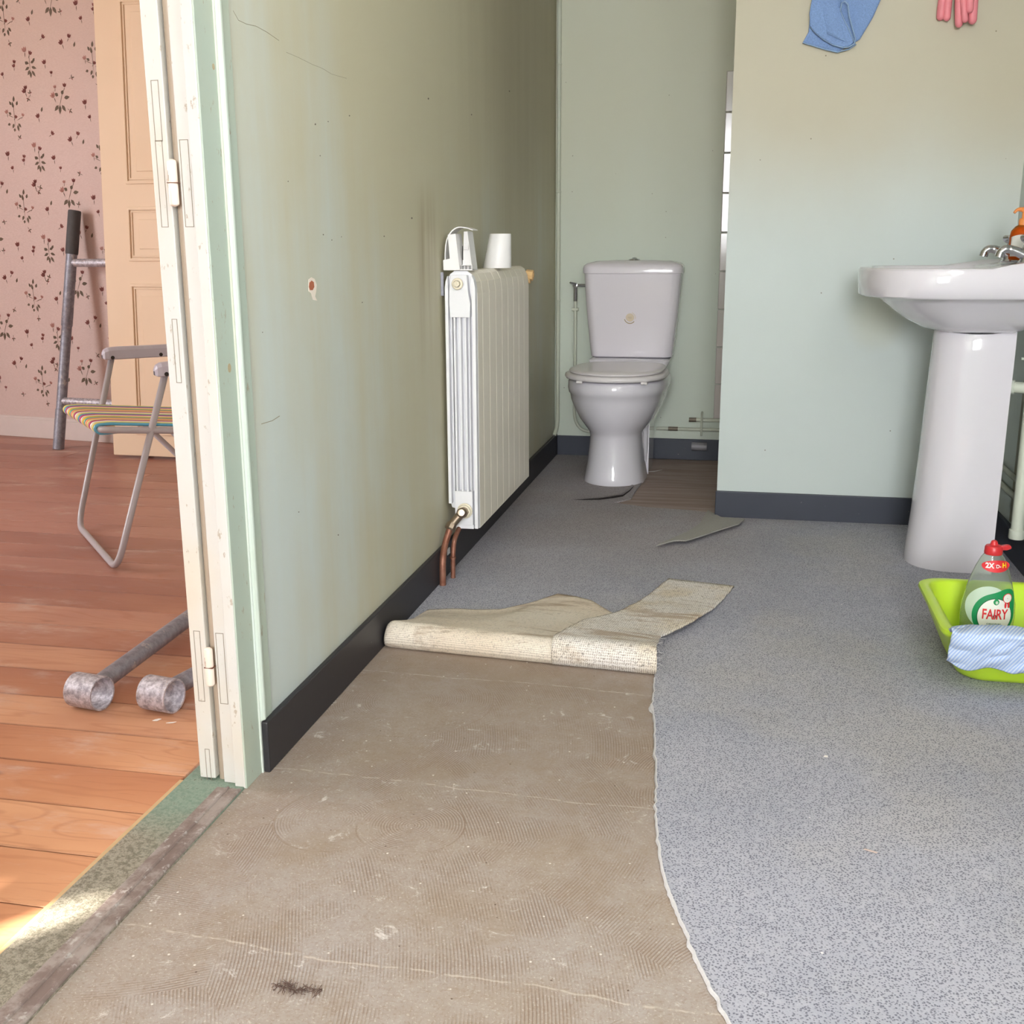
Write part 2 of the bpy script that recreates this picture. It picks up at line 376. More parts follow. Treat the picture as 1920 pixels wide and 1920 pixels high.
def mat_base(name, a, b):
    m = N(name, .45, .4); n = m.noise(5, 4); s = m.noise(70, 4, .7)
    c = m.mix(n, a, b); X, Y, Z = m.xyz()
    c = m.mix(m.math('MULTIPLY', m.range(s, .70, .74), m.range(Z, .08, .02)), c, sr(200, 196, 190))
    return m.out(c, bump=m.noise(90, 3), bs=.12, bd=.001)
M_base_l = mat_base('black_baseboard_paint', sr(40, 38, 42), sr(48, 46, 50)); M_base_b = mat_base('slate_baseboard_paint', sr(52, 56, 68), sr(62, 66, 78))
def mat_wallpaper():
    m = N('pink_wallpaper', .75, .25); b = m.noise(1.6, 4); X, Y, Z = m.xyz()
    c = m.mix(m.range(b, .3, .7), sr(214, 190, 184), sr(220, 196, 190)); f = m.noise(1, 3, .5, m.map((90, 90, 420)))
    c = m.mix(m.range(f, .4, .6, 0, .18), c, sr(190, 160, 150))
    c = m.mix(m.range(m.math('MULTIPLY_ADD', b, .5, Z), 1.5, 2.2, 0, .35), c, sr(190, 160, 132))
    return m.out(c, bump=f, bs=.1, bd=.001)
M_wpaper = mat_wallpaper()
M_leaf = simple('printed_leaf', sr(104, 88, 72), .75, .2, 120, bump=False); M_rose = simple('printed_rose', sr(140, 82, 76), .75, .3, 150, bump=False); M_rosel = simple('printed_pale_rose', sr(184, 132, 122), .75, .15, 120, bump=False)
M_skirt = simple('white_skirting_paint', sr(222, 208, 204), .5, .04)
M_ceil = simple('ceiling_white', sr(232, 228, 216), .8, .03)
M_porc = N('white_porcelain', .08, .55).out(sr(226, 223, 231)); 
M_porc.node_tree.nodes['Principled BSDF'].inputs['Coat Weight'].default_value = .4
M_porc2 = N('grey_white_porcelain', .1, .5).out(sr(232, 226, 233))
M_seat = N('white_plastic_seat', .22, .5).out(sr(230, 225, 226))
M_chrome = N('chrome', .14, .5, 1).out(sr(206, 208, 214))
M_nickel = N('aged_nickel', .35, .5, 1).out(sr(160, 144, 128))
def mat_copper():
    m = N('copper_pipe', .5, .5, .5); n = m.noise(40, 5); return m.out(m.mix(m.range(n, .3, .7), sr(128, 80, 62), sr(154, 108, 90)), bump=n, bs=.1)
M_copper = mat_copper()
def mat_radfront():
    m = N('yellowed_radiator_enamel', .38, .45); n = m.noise(3, 4); return m.out(m.mix(n, sr(248, 241, 226), sr(242, 234, 218)))
M_radf = mat_radfront(); M_rad = simple('white_radiator_enamel', sr(236, 236, 240), .35, .02)
M_radp = simple('cream_plug', sr(232, 222, 200), .4, .03)
M_plas = simple('white_plastic', sr(240, 238, 238), .35, .02); M_ylw = simple('aged_yellow_plastic', sr(222, 184, 130), .4, .05)
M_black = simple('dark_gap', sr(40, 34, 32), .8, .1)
def mat_galv(name, a, b, sc_=60, paint=.6):
    m = N(name, .5, .5, .45); n = m.noise(sc_, 6, .72); s = m.noise(28, 5, .7)
    c = m.mix(m.range(n, .35, .65), a, b); c = m.mix(m.range(s, .58, .66, 0, paint), c, sr(206, 196, 194)); return m.out(c, bump=s, bs=.35, bd=.001)
M_galv = mat_galv('galvanised_tube', sr(132, 132, 142), sr(158, 158, 170)); M_galv2 = mat_galv('paint_splashed_tube', sr(150, 144, 152), sr(212, 208, 216), 90, .9)
M_grip = simple('black_rubber_sleeve', sr(78, 76, 78), .7, .15, 80)
M_chair = simple('grey_enamelled_tube', sr(176, 168, 172), .35, .04); M_arm = simple('grey_plastic_armrest', sr(184, 178, 190), .4, .04)
M_door = N('beige_door_paint', .5, .35); _n = M_door.noise(2.2, 4); M_door = M_door.out(M_door.mix(_n, sr(228, 200, 168), sr(236, 210, 184)))
M_tile = N('grey_white_tile', .12, .5).out(sr(206, 198, 194)); M_grout = simple('grout', sr(168, 160, 150), .9, .1)
M_pipe = simple('cream_painted_pipe', sr(196, 200, 184), .5, .05); M_pvc = simple('pale_green_pipe', sr(214, 220, 206), .45, .03)
M_lime = N('lime_plastic', .32, .45); M_lime.b.inputs['Subsurface Weight'].default_value = .15; M_lime.b.inputs['Subsurface Radius'].default_value = (.02, .03, .005); M_lime = M_lime.out(sr(198, 232, 58))
M_red = simple('red_plastic', sr(204, 46, 52), .35, .05, bump=False)
def flat(name, c, r=.5): return N(name, r, .4).out(c)
M_lred = flat('label_red', sr(218, 48, 56)); M_lgreen = flat('label_green', sr(20, 140, 84)); M_lwhite = flat('label_white', sr(240, 240, 236)); M_lyel = flat('label_yellow', sr(246, 206, 40)); M_ldk = flat('label_dark_green', sr(28, 92, 62)); M_lpale = flat('label_pale_green', sr(196, 214, 196))
def mat_clear(name, col, ior=1.25, rough=.05, alpha=.45):
    m = N(name, rough, .5); m.b.inputs['Transmission Weight'].default_value = .9; m.b.inputs['IOR'].default_value = ior; m.out(col); return m.m
M_clear = mat_clear('clear_green_tinted_plastic', sr(240, 246, 240), 1.3); M_amber = mat_clear('amber_soap_bottle', sr(240, 150, 60), 1.2)
M_orange = simple('orange_pump_plastic', sr(240, 150, 80), .35, .03, bump=False)
def mat_cloth_stripe():
    m = N('blue_pinstripe_cloth', .9, .1); u = m.nd('UVMap'); X, Y, Z = m.xyz(u.outputs[0])
    s = m.math('SINE', m.math('MULTIPLY', m.math('ADD', X, m.math('MULTIPLY', Y, .75)), 2*PI/.0062))
    return m.out(m.mix(m.range(s, -.3, .5), sr(166, 190, 232), sr(214, 224, 240)), bump=m.noise(500, 2), bs=.1)
M_stripe = mat_cloth_stripe()
def mat_towel(name, c):
    m = N(name, .95, .08); n = m.noise(420, 3); return m.out(m.mix(m.range(n, .3, .7), tuple(x*.86 for x in c), tuple(min(1, x*1.1) for x in c)), bump=n, bs=.5, bd=.002)
M_blue = mat_towel('blue_cloth', sr(132, 160, 206)); M_blue_h = mat_towel('blue_cloth_hem', sr(150, 176, 208)); M_pink = simple('pink_rubber', sr(232, 138, 148), .5, .06, 60)
M_flake = simple('white_paint_flake', sr(240, 234, 228), .7, .04)
M_frame = simple('white_window_frame', sr(232, 232, 228), .4, .03)
M_glassw = N('window_glass', .02, .5); M_glassw.b.inputs['Transmission Weight'].default_value = 1; M_glassw.b.inputs['IOR'].default_value = 1.02; M_glassw = M_glassw.out((1, 1, 1))
M_floorneut = M_sub

# ------------------------------------------------------------------ room shell
XL = -.776; XR = .784; YP = 3.594; YB = 4.60; CE = 2.55; YN = -2.8; XB = -.838   # XB: bedroom side of the partition
struct(MB().box((XB, YN, -.06), (XR+.1, YB+.1, 0)).build('floor', M_sub), 'bare brown glue-combed subfloor of the bathroom')
# pine planks
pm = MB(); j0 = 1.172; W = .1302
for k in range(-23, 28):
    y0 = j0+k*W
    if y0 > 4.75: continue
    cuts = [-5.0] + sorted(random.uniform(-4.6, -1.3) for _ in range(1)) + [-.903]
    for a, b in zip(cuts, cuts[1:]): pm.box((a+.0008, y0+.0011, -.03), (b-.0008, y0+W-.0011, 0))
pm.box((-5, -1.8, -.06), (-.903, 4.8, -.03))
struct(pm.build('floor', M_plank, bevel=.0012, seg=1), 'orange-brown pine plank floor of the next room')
# threshold (runs from the jamb towards the camera)
th = MB().box((-.896, .40, -.05), (-.783, 1.60, .004)).build('trim_1', M_thr, bevel=.002); struct(th, 'worn grey-green door threshold')
st = MB()
st.box((-.826, .40, .003), (-.785, 1.528, .0065)); st.tube([(-.806, .40, .0065), (-.806, 1.528, .0065)], .003, 8); st.tube([(-.786, .40, .0045), (-.786, 1.528, .0045)], .0035, 8)
st.build('threshold_strip', M_strip, parent=th, bevel=.001)
MB().box((-.9035, .40, -.02), (-.8955, 1.545, .003)).build('threshold_edge', simple('raw_wood_edge', sr(196, 164, 122), .8, .15, 60), parent=th, bevel=.001)

# left wall (partition with the doorway), alcove back wall, front partition, right wall, near wall
lw = MB(); lw.box((XB, 1.60, 0), (XL, YB+.1, CE)); lw.box((XB, YN, 0), (XL, .40, CE)); lw.box((XB, .40, 2.10), (XL, 1.60, CE))
wl = struct(lw.build('wall_left', M_wall_left), 'dirty green partition wall with the radiator')
wb = struct(MB().box((XL, YB, 0), (XR, YB+.1, CE)).build('wall_alcove', M_wall_back), 'green wall behind the toilet')
wp = struct(MB().box((-.062, YP, 0), (XR+.0, YP+.07, CE)).build('wall_back', M_wall_part), 'pale green wall beside the basin')
MB().box((.10, YP+.07, 0), (.17, YB, CE)).build('alcove_side', M_wall_back, parent=wp)
rw = MB()
for a_, b_ in (((XR, YN, 0), (XR+.1, .25, CE)), ((XR, 1.45, 0), (XR+.1, YB+.1, CE)), ((XR, .25, 0), (XR+.1, 1.45, 1.28)), ((XR, .25, 2.16), (XR+.1, 1.45, CE))): rw.box(a_, b_)
struct(rw.build('wall_right', M_wall), 'green wall behind the basin')
w3 = MB()
for a_, b_ in (((XR-.01, .25, 1.28), (XR+.03, .30, 2.16)), ((XR-.01, 1.40, 1.28), (XR+.03, 1.45, 2.16)), ((XR-.01, .30, 1.28), (XR+.03, 1.40, 1.33)), ((XR-.01, .30, 2.11), (XR+.03, 1.40, 2.16))): w3.box(a_, b_)
w3o = struct(w3.build('added_side_window', M_frame)); MB().box((XR+.09, .25, 1.28), (XR+.10, 1.45, 2.16)).build('light_blocker', M_frame, parent=w3o)  # unseen window added for the side fill light, closed by an opaque sheet
struct(MB().box((-5.1, -1.74, CE), (XB, 4.9, CE+.05)).box((XB, YN-.2, CE), (XR+.1, 4.9, CE+.05)).build('ceiling', M_ceil))
# near wall with window 1 (behind the camera)
def window_wall(name, x0, x1, y, t, wx0, wx1, wz0, wz1, mat, wname, cols, rows):
    nw = MB(); nw.box((x0, y-t, 0), (wx0, y, CE)); nw.box((wx1, y-t, 0), (x1, y, CE)); nw.box((wx0, y-t, 0), (wx1, y, wz0)); nw.box((wx0, y-t, wz1), (wx1, y, CE))
    struct(nw.build(name, mat))
    fr = MB(); f = .05
    fr.box((wx0, y-t*.7, wz0), (wx0+f, y-t*.2, wz1)); fr.box((wx1-f, y-t*.7, wz0), (wx1, y-t*.2, wz1)); fr.box((wx0+f, y-t*.7, wz0), (wx1-f, y-t*.2, wz0+f)); fr.box((wx0+f, y-t*.7, wz1-f), (wx1-f, y-t*.2, wz1))
    for c in range(1, cols):
        xx = wx0+(wx1-wx0)*c/cols; fr.box((xx-.025, y-t*.65, wz0+f), (xx+.025, y-t*.25, wz1-f))
    for r in range(1, rows):
        zz = wz0+(wz1-wz0)*r/rows; fr.box((wx0+f, y-t*.6, zz-.012), (wx1-f, y-t*.3, zz+.012))
    fo = struct(fr.build(wname, M_frame)); MB().box((wx0, y-t-.004, wz0), (wx1, y-t, wz1)).build('light_blocker', M_frame, parent=fo)  # opaque sheet added outside the opening to keep the sun out
window_wall('wall_near', XB, XR+.1, YN, .1, -.37, .77, .85, 2.15, M_wall, 'window_1', 2, 3)

# bedroom: wallpaper wall (turned a little), outer wall with window 2, near wall with slits cut for the sun patch
A0 = Vector((-3.523, 4.645, 0)); A1 = Vector((-2.843, 4.540, 0)); du = (A1-A0).normalized(); dn = Vector((du.y, -du.x, 0))
def W3(u, z, off=0): p = A0 + du*u + dn*off; return (p.x, p.y, z)
u_l = (-5.05-A0.x)/du.x; u_r = (-.84-A0.x)/du.x
def wbox(mb, u0, u1, z0, z1, o0, o1, mi=0):
    vs = [W3(u0,z0,o0), W3(u1,z0,o0), W3(u1,z0,o1), W3(u0,z0,o1), W3(u0,z1,o0), W3(u1,z1,o0), W3(u1,z1,o1), W3(u0,z1,o1)]
    return mb.add(vs, [(0,3,2,1),(4,5,6,7),(0,1,5,4),(1,2,6,5),(2,3,7,6),(3,0,4,7)], mi)
ww = struct(wbox(MB(), u_l, u_r, 0, CE, -.08, 0).build('wall_far', M_wpaper), 'pink rose-patterned wallpaper wall of the next room')
sk = wbox(MB(), u_l, u_r, 0, .088, 0, .014); wbox(sk, u_l, u_r, .088, .100, 0, .008)
struct(sk.build('baseboard_far', M_skirt, bevel=.002), 'white skirting below the wallpaper')
bw = MB(); bw.box((-5.1, -1.74, 0), (-5.0, .75, CE)); bw.box((-5.1, 2.35, 0), (-5.0, 4.9, CE)); bw.box((-5.1, .75, 0), (-5.0, 2.35, .5)); bw.box((-5.1, .75, 2.2), (-5.0, 2.35, CE))
struct(bw.build('wall_outer', M_wpaper))
f2 = MB()
for (a, b) in (((-4.97,.75,.5),(-4.93,.81,2.2)), ((-4.97,2.29,.5),(-4.93,2.35,2.2)), ((-4.97,1.52,.5),(-4.93,1.58,2.2)), ((-4.97,.81,.5),(-4.93,2.29,.56)), ((-4.97,.81,2.14),(-4.93,2.29,2.2))): f2.box(a, b)
w2 = struct(f2.build('window_2', M_frame)); MB().box((-5.104, .75, .5), (-5.1, 2.35, 2.2)).build('light_blocker', M_frame, parent=w2)  # added opaque sheet blocks direct sun behind the bedroom area light
# near bedroom wall: slits added to shape the sun patch on floor and threshold
YS = -1.7; sh = MB()
def back(p):  # where the sun ray reaching floor point p crosses the near wall
    k = (p[1]-YS)/SDIR.y; return (p[0]-SDIR.x*k, -SDIR.z*k)
slits = []
bandA = back((-.815, 1.24)); bandB = back((-.975, 1.235))
s1 = (bandA[0]-.055, bandA[0]+.035, .9, bandA[1]); s2 = (bandB[0]-.05, bandB[0]-.005, .9, bandB[1])
xa, xb, xc, xd = sorted((s1, s2))[0][0], sorted((s1, s2))[0][1], sorted((s1, s2))[1][0], sorted((s1, s2))[1][1]
za, zb = sorted((s1, s2))[0][3], sorted((s1, s2))[1][3]
sh.box((-5.1, YS-.04, 0), (xa, YS, CE)); sh.box((xb, YS-.04, 0), (xc, YS, CE)); sh.box((xd, YS-.04, 0), (XB, YS, CE))
for p, q, zt in ((xa, xb, za), (xc, xd, zb)): sh.box((p, YS-.04, 0), (q, YS, .9)); sh.box((p, YS-.04, zt), (q, YS, CE))
struct(sh.build('wall_bedroom_near', M_wpaper))

# wallpaper print
pr = MB()
def leafp(u, z, a, L, wd, mi):
    ca, sa = math.cos(a), math.sin(a); pts = []
    for t, s in ((0,0),(.3,.5),(.6,.45),(1,0),(.6,-.45),(.3,-.5)):
        x = t*L; y = s*wd; pts.append(W3(u+x*ca-y*sa, z+x*sa+y*ca, .0006+mi*.0002))
    pr.add(pts, [(0,1,2,3,4,5)], mi)
CS = [None]
_leaf0 = leafp
def leafp(u, z, a, L, wd, mi):
    if CS[0]: cu0, cz0 = CS[0]; u = cu0+(u-cu0)*1.3; z = cz0+(z-cz0)*1.3; L *= 1.3; wd *= 1.3
    _leaf0(u, z, a, L, wd, mi)
def bud(u, z, a, s=1.0, pale=False):
    sv = CS[0]; CS[0] = None
    if sv: u = sv[0]+(u-sv[0])*1.3; z = sv[1]+(z-sv[1])*1.3; s *= .9
    bud1(u, z, a, s, pale); CS[0] = sv
def bud1(u, z, a, s=1.0, pale=False):
    s *= 1.5
    mi = 2 if pale else 1
    for d in (-.55, 0, .55): _leaf0(u, z, a+d, .014*s, .007*s, mi)
    _leaf0(u, z, a, .011*s, .008*s, 1)
    _leaf0(u, z, a+PI-.3, .014*s, .0022*s, 0); _leaf0(u, z, a+.9, .009*s, .003*s, 0); _leaf0(u, z, a-.9, .009*s, .003*s, 0)
def clus_A(u, z):
    for dx, dz, a, L in ((0,.02,1.75,.022),(.003,.04,1.4,.020),(-.008,.03,2.1,.016),(.014,.028,1.2,.016),(-.02,-.03,3.4,.013),(.01,-.035,4.9,.022),(-.004,-.03,4.2,.018),(.014,-.03,5.4,.018),(.0,-.01,.2,.014),(-.012,.0,2.6,.014),(-.003,-.045,4.5,.012)): leafp(u+dx, z+dz, a, L, .009, 0)
    leafp(u, z+.05, -PI/2, .10, .0018, 0); bud(u-.03, z+.004, 1.9, 1.0, True); bud(u+.036, z-.008, 1.2, .8, True); leafp(u-.028, z, -.4, .03, .002, 0); leafp(u+.034, z-.01, PI+.4, .03, .002, 0)
    bud(u+.004, z-.012, 1.0, .8)
def clus_B(u, z):
    bud(u-.016, z+.034, 1.8, 1.25, True); bud(u+.004, z+.024, 1.2, 1.0)
    for dx, dz, a, L in ((-.004,-.004,2.7,.018),(.004,-.002,.4,.018),(-.003,-.014,3.6,.022),(.006,-.014,-.3,.022),(-.002,-.024,4.1,.020),(.006,-.026,5.3,.024),(.0,-.028,4.7,.022),(.014,.002,.9,.014),(-.012,-.006,2.2,.012)): leafp(u+dx, z+dz, a, L, .009, 0)
    leafp(u, z+.03, -PI/2, .06, .002, 0)
def clus_C(u, z):
    bud(u-.022, z+.006, 2.2, 1.3, True); bud(u+.026, z+.036, 1.5, 1.0); bud(u-.014, z+.034, 1.7, .8, True)
    for dx, dz, a, L in ((0,-.02,4.6,.03),(-.006,-.02,3.9,.026),(.008,-.02,5.3,.026),(.02,.002,.1,.024),(.01,.014,.9,.016),(-.004,.01,2.6,.016)): leafp(u+dx, z+dz, a, L, .012, 0)
    leafp(u+.02, z+.03, -PI/2-.4, .07, .002, 0)
def sprig(u, z, a): leafp(u, z, a, .014, .005, 0); leafp(u, z, a+1.2, .012, .004, 0); leafp(u, z, a-1.0, .010, .004, 1); leafp(u, z, a+PI, .012, .002, 0)
q = at(191, 118, 1, 4.60); uA = (q.x-A0.x)/du.x; zA = q.z
q2 = at(207, 298, 1, 4.60); VP_ = zA-q2.z; HP = VP_*204/177
E_ = [('A',765,470),('v',812,650),('b',852,802,1.4,.8),('b',690,782,1.8,1.1),('b',735,885,2.0,.8),('b',548,1045,2.2,1.1),('b',612,1005,1.3,.9),('l',658,1055),('v',630,1292),('C',440,730),('v',538,820),('B',155,450),('b',305,470,1.9,1.0),('b',367,545,1.6,.7),('b',230,860,2.0,1.0),('l',256,800),('b',355,990,.8,.9),('b',175,1375,2.2,1.1),('v',222,1385),('v',205,1420),('b',70,1185,1.8,.8),('b',890,290,1.7,.9)]
for ci in range(-5, 6):
    for cj in range(-7, 7):
        for e in E_:
            dx = (e[1]-765)/4; dy = (e[2]-470)/4; dx -= .10*dy
            k = HP/204
            u = uA+dx*k+ci*HP; z = zA-dy*k-(cj+(.5 if ci % 2 else 0))*VP_
            if z < .13 or z > 2.5 or u < u_l+.1 or u > .95: continue
            t = e[0]; CS[0] = (u, z)
            if t == 'A': clus_A(u, z)
            elif t == 'B': clus_B(u, z)
            elif t == 'C': clus_C(u, z)
            elif t == 'v': sprig(u, z, random.uniform(0, 6))
            elif t == 'l': leafp(u, z-.008, 1.2, .018, .008, 0)
            else: CS[0] = None; bud(u, z, e[3], e[4])
pr.build('rose_print', [M_leaf, M_rose, M_rosel], parent=ww, normals=False)

# alcove tiles
tl = MB(); TX0 = -.105
for i in range(9):
    z0 = .17+i*.152
    tl.box((TX0, YB-.009, z0), (.095, YB-.001, z0+.149))
struct(tl.build('trim_2', M_tile, bevel=.003), 'column of pale glazed wall tiles beside the toilet')
# baseboards
def bb(name, a, b, mat, label): return struct(MB().box(a, b).build(name, mat, bevel=.003), label)
bl = bb('baseboard_left', (XL, 1.602, 0), (XL+.012, YB, .094), M_base_l, 'black painted baseboard of the radiator wall')
bb('baseboard_alcove', (XL+.012, YB-.012, 0), (.10, YB, .088), M_base_b, 'slate baseboard behind the toilet')
bb('baseboard_back', (-.066, YP-.012, 0), (XR-.012, YP, .092), M_base_b, 'slate baseboard beside the basin')
bb('baseboard_right', (XR-.012, YN, 0), (XR, YP, .092), M_base_b, 'slate baseboard behind the basin pedestal')
# caulk / carpet upstand line along the alcove baseboard
# ---------------- door frame at the end of the partition
fr = MB(); fr.box((-.8235, 1.548, .004), (-.7990, 1.60, 2.08)); fr.box((-.8000, 1.540, 0), (-.7815, 1.60, 2.12))
df = struct(fr.build('trim_3', M_jamb, bevel=.002), 'cream painted door frame')
MB().box((-.7820, 1.5412, .0), (-.7790, 1.6018, 2.12)).build('casing', M_casing, parent=df, bevel=.001)
bd = MB().box((-.783, 1.602, .094), (-.774, 1.613, 2.12)); bd.tube([(-.7745, 1.608, .096), (-.7745, 1.608, 2.1)], .0058, 10)
bd.build('casing_bead', M_bead, parent=df, bevel=.002)
MB().box((XL-.001, 1.614, .094), (-.7725, 1.642, 2.12)).build('cover_strip', M_casing, parent=df, bevel=.0015)
tp = MB(); tp.tube([(-.8315, 1.566, .004), (-.8315, 1.566, 2.1)], .0078, 16); tp.box((-.8385, 1.570, 0), (-.8236, 1.60, 2.12)); tp.build('back_casing', M_taupe, parent=df, smooth=True, auto=30)
# painted-over hinge outlines on the frame
def outline(mb, x0, x1, z0, z1, y, t=.0009):
    for a, b in (((x0, z0), (x1, z0+t)), ((x0, z1-t), (x1, z1)), ((x0, z0), (x0+t, z1)), ((x1-t, z0), (x1, z1))): mb.box((a[0], y-.0005, a[1]), (b[0], y+.0005, b[1]))
pl = MB(); 
for zz in (.209, .972): outline(pl, -.8195, -.8055, zz-.062, zz+.062, 1.548)
pl.build('hinge_plate_outline', M_pline, parent=df)
# ---------------- opened door leaf lying back against the partition
dl = MB().box((-.8680, 1.551, .008), (-.8400, 2.42, 2.06)); door = struct(dl.build('door_1', M_jamb, bevel=.0015), 'opened door leaf seen edge-on')
pl = MB()
for (x0, x1, za_, zb_) in ((-.8600, -.8485, .147, .271), (-.8600, -.8485, .91, 1.034)): outline(pl, x0, x1, za_, zb_, 1.551)
p0 = at(322, 598, 1, 1.551); p1 = at(338, 718, 1, 1.551); outline(pl, -.8555, -.8465, p1.z, p0.z, 1.551)
p0 = at(290, 150, 1, 1.551); p1 = at(305, 265, 1, 1.551); outline(pl, -.8595, -.8475, p1.z, p0.z, 1.551)
p0 = at(386, 1404, 1, 1.551); p1 = at(390, 1464, 1, 1.551); outline(pl, -.8560, -.8475, p1.z, p0.z, 1.551)
pl.build('mortice_plate_outline', M_pline, parent=door)
for i, (px, py) in enumerate(((334, 343), (400, 1250))):
    c = at(px, py, 1, 1.545); hx = -.8318; kn = MB(); L = .034; r = .0072
    def kprof(h0, h1, r): return [(0, h0), (r*.6, h0+.001), (r*.92, h0+.003), (r, h0+.006), (r, h1-.001), (r*.95, h1), (0, h1)]
    kn.lathe(kprof(-L, -.0006, r), (hx, 1.543, c.z), n=18, cap=False); kn.lathe([(0, .0006), (r*.95, .0006), (r, .002), (r, L-.006), (r*.92, L-.003), (r*.6, L-.001), (0, L)], (hx, 1.543, c.z), n=18, cap=False)
    pass
    h = kn.build('hinge', M_knuckle, parent=door, smooth=True, auto=35)
    g = MB(); g.box((hx-.0066, 1.5362, c.z-.0005), (hx+.009, 1.549, c.z+.0005))
    g.prism([(hx-.004, 1.5370, c.z+.002), (hx-.0015, 1.5368, c.z+.003), (hx-.0025, 1.5368, c.z+.016), (hx-.0045, 1.5375, c.z+.018)], (0, -.0003, 0))
    g.build('rust_mark', M_rust, parent=h)

# small marks on the radiator wall
mk = MB()
def wpoly(pts, off): return [at(x, y, 0, XL)+Vector((off, 0, 0)) for x, y in pts]
mk.prism(wpoly([(578,524),(583,520),(589,523),(593,534),(592,546),(590,556),(594,564),(586,562),(583,550),(578,546)], .0004), (.0006, 0, 0), 0)
mk.prism(wpoly([(579,530),(583,526),(587,529),(588,538),(585,544),(580,544),(578,538)], .0011), (.0004, 0, 0), 1)
mk.build('chipped_plaster', [flat('bare_plaster', sr(240, 228, 216), .9), flat('brown_plaster', sr(176, 104, 76), .9)], parent=wl)
mk = MB()
for x, y, r_ in ((591,233,1.6),(615,228,1),(655,217,1.2),(600,292,1),(803,185,1.6),(955,171,1.3),(884,215,1.2),(772,409,1.6),(622,450,1),(720,443,1.2),(679,567,1),(540,340,1),(606,440,1.2),(640,444,.8),(492,623,.9),(634,1003,1.2),(560,960,1)):
    mk.prism(wpoly([(x+r_*.8*math.cos(t*PI/4), y+r_*1.1*math.sin(t*PI/4)) for t in range(8)], .0002), (.0003, 0, 0))
mk.build('scuff_marks', M_line, parent=wl)
ck = MB()
cpts = [at(x, y, 0, XL) for x, y in ((437, 20), (447, 38), (462, 45), (480, 49), (500, 60), (523, 76))]
ck.tube([p+Vector((-.0002, 0, 0)) for p in cpts], .0006, 5); ck.tube([at(x, y, 0, XL) for x, y in ((537, 98), (560, 108), (586, 121), (604, 128), (622, 139), (650, 147))], .0003, 5); ck.tube([at(x, y, 0, XL)+Vector((.0002, 0, 0)) for x, y in ((490, 795), (510, 789), (524, 780))], .0006, 5)
ck.build('wall_crack', simple('crack_shade', sr(146, 138, 116), .8), parent=wl)
for k, (x, y) in enumerate(((430, 690), (457, 860), (400, 125))):
    p = at(x, y, 0, -.779); MB().prism([(-.7789, p.y+math.cos(t)*.004*(1 if k else 1.4), p.z+math.sin(t)*.0045*(1 if k else 1.6)) for t in [i*PI/6 for i in range(12)]], (.0003, 0, 0)).build('paint_spot', flat('brown_spot', sr(176, 160, 128)), parent=df)

# ------------------------------------------------------------------ carpet
def F0(x, y, z=0): p = at(x, y, 2, z); return (p.x, p.y)
edge_px = [(1365,1919),(1352,1895),(1333,1858),(1312,1818),(1297,1785),(1285,1750),(1270,1715),(1256,1680),(1246,1650),(1238,1610),(1232,1560),(1229,1515),(1231,1480),(1230,1440),(1228,1390),(1227,1350),(1223,1325),(1226,1300),(1227,1275)]
edge = [F0(*p) for p in edge_px]
near_edge = [(.14, .55), (.10, .80), (.065, 1.0)]
full_edge = near_edge + []
for i in range(len(edge)-1):
    a, b = edge[i], edge[i+1]
    for k in range(5):
        t = k/5; x = a[0]+(b[0]-a[0])*t; y = a[1]+(b[1]-a[1])*t; full_edge.append((x+noise.noise(Vector((y*60, 3, 1)))*.0035, y))
full_edge.append(edge[-1])
T = .005
poly = full_edge + [(-.155, 2.235), (-.30, 2.235), (-.60, 2.245), (XL+.0125, 2.250), (XL+.0125, YB-.0125)]
hole = [(1205,862),(1216,880),(1212,893),(1192,920),(1183,934),(1165,939)]
poly += [F0(1205, 857)] + [F0(x, y, T) for x, y in hole[1:]] + [F0(1150, 942, T), F0(1215, 951, T), F0(1290, 956, T), F0(1344, 962, T)]
poly += [(-.062, YP-.013), (XR-.0125, YP-.013), (XR-.0125, .55)]
cb = bmesh.new(); vs = [cb.verts.new((x, y, T)) for x, y in poly]; face = cb.faces.new(vs)
if face.normal.z < 0: face.normal_flip()
bmesh.ops.triangulate(cb, faces=[face])
ext = bmesh.ops.extrude_face_region(cb, geom=cb.faces[:]); 
for v in [g for g in ext['geom'] if isinstance(g, bmesh.types.BMVert)]: v.co.z = .0003
me = bpy.data.meshes.new('carpet'); bmesh.ops.recalc_face_normals(cb, faces=cb.faces); cb.to_mesh(me); cb.free(); me.materials.append(M_carpet)
carpet = bpy.data.objects.new('carpet', me); COL.objects.link(carpet); carpet['_o'] = (0, 0, 0)
tag(carpet, 'speckled grey carpet covering the floor, torn edge, partly folded back', 'carpet')
te = MB()
epts = [(x, y) for x, y in full_edge]
def ring_edge():
    L = []; Rr = []
    for i, (x, y) in enumerate(epts):
        wd = .0022+.0035*abs(noise.noise(Vector((y*45, 0, 5))))
        if 1.98 < y < 2.0: wd += .006
        L.append((x-wd, y, .0012)); Rr.append((x+.0012, y, T+.0012))
    return L, Rr
La, Ra = ring_edge(); Ma = [((a[0]+b[0])/2-.0006, a[1], T+.0006) for a, b in zip(La, Ra)]
n = len(La); te.add(La+Ma+Ra, [(i, i+1, n+i+1, n+i) for i in range(n-1)]+[(n+i, n+i+1, 2*n+i+1, 2*n+i) for i in range(n-1)])
te.build('torn_edge', M_torn, parent=carpet)['label'] = 'white frayed torn edge of the carpet'
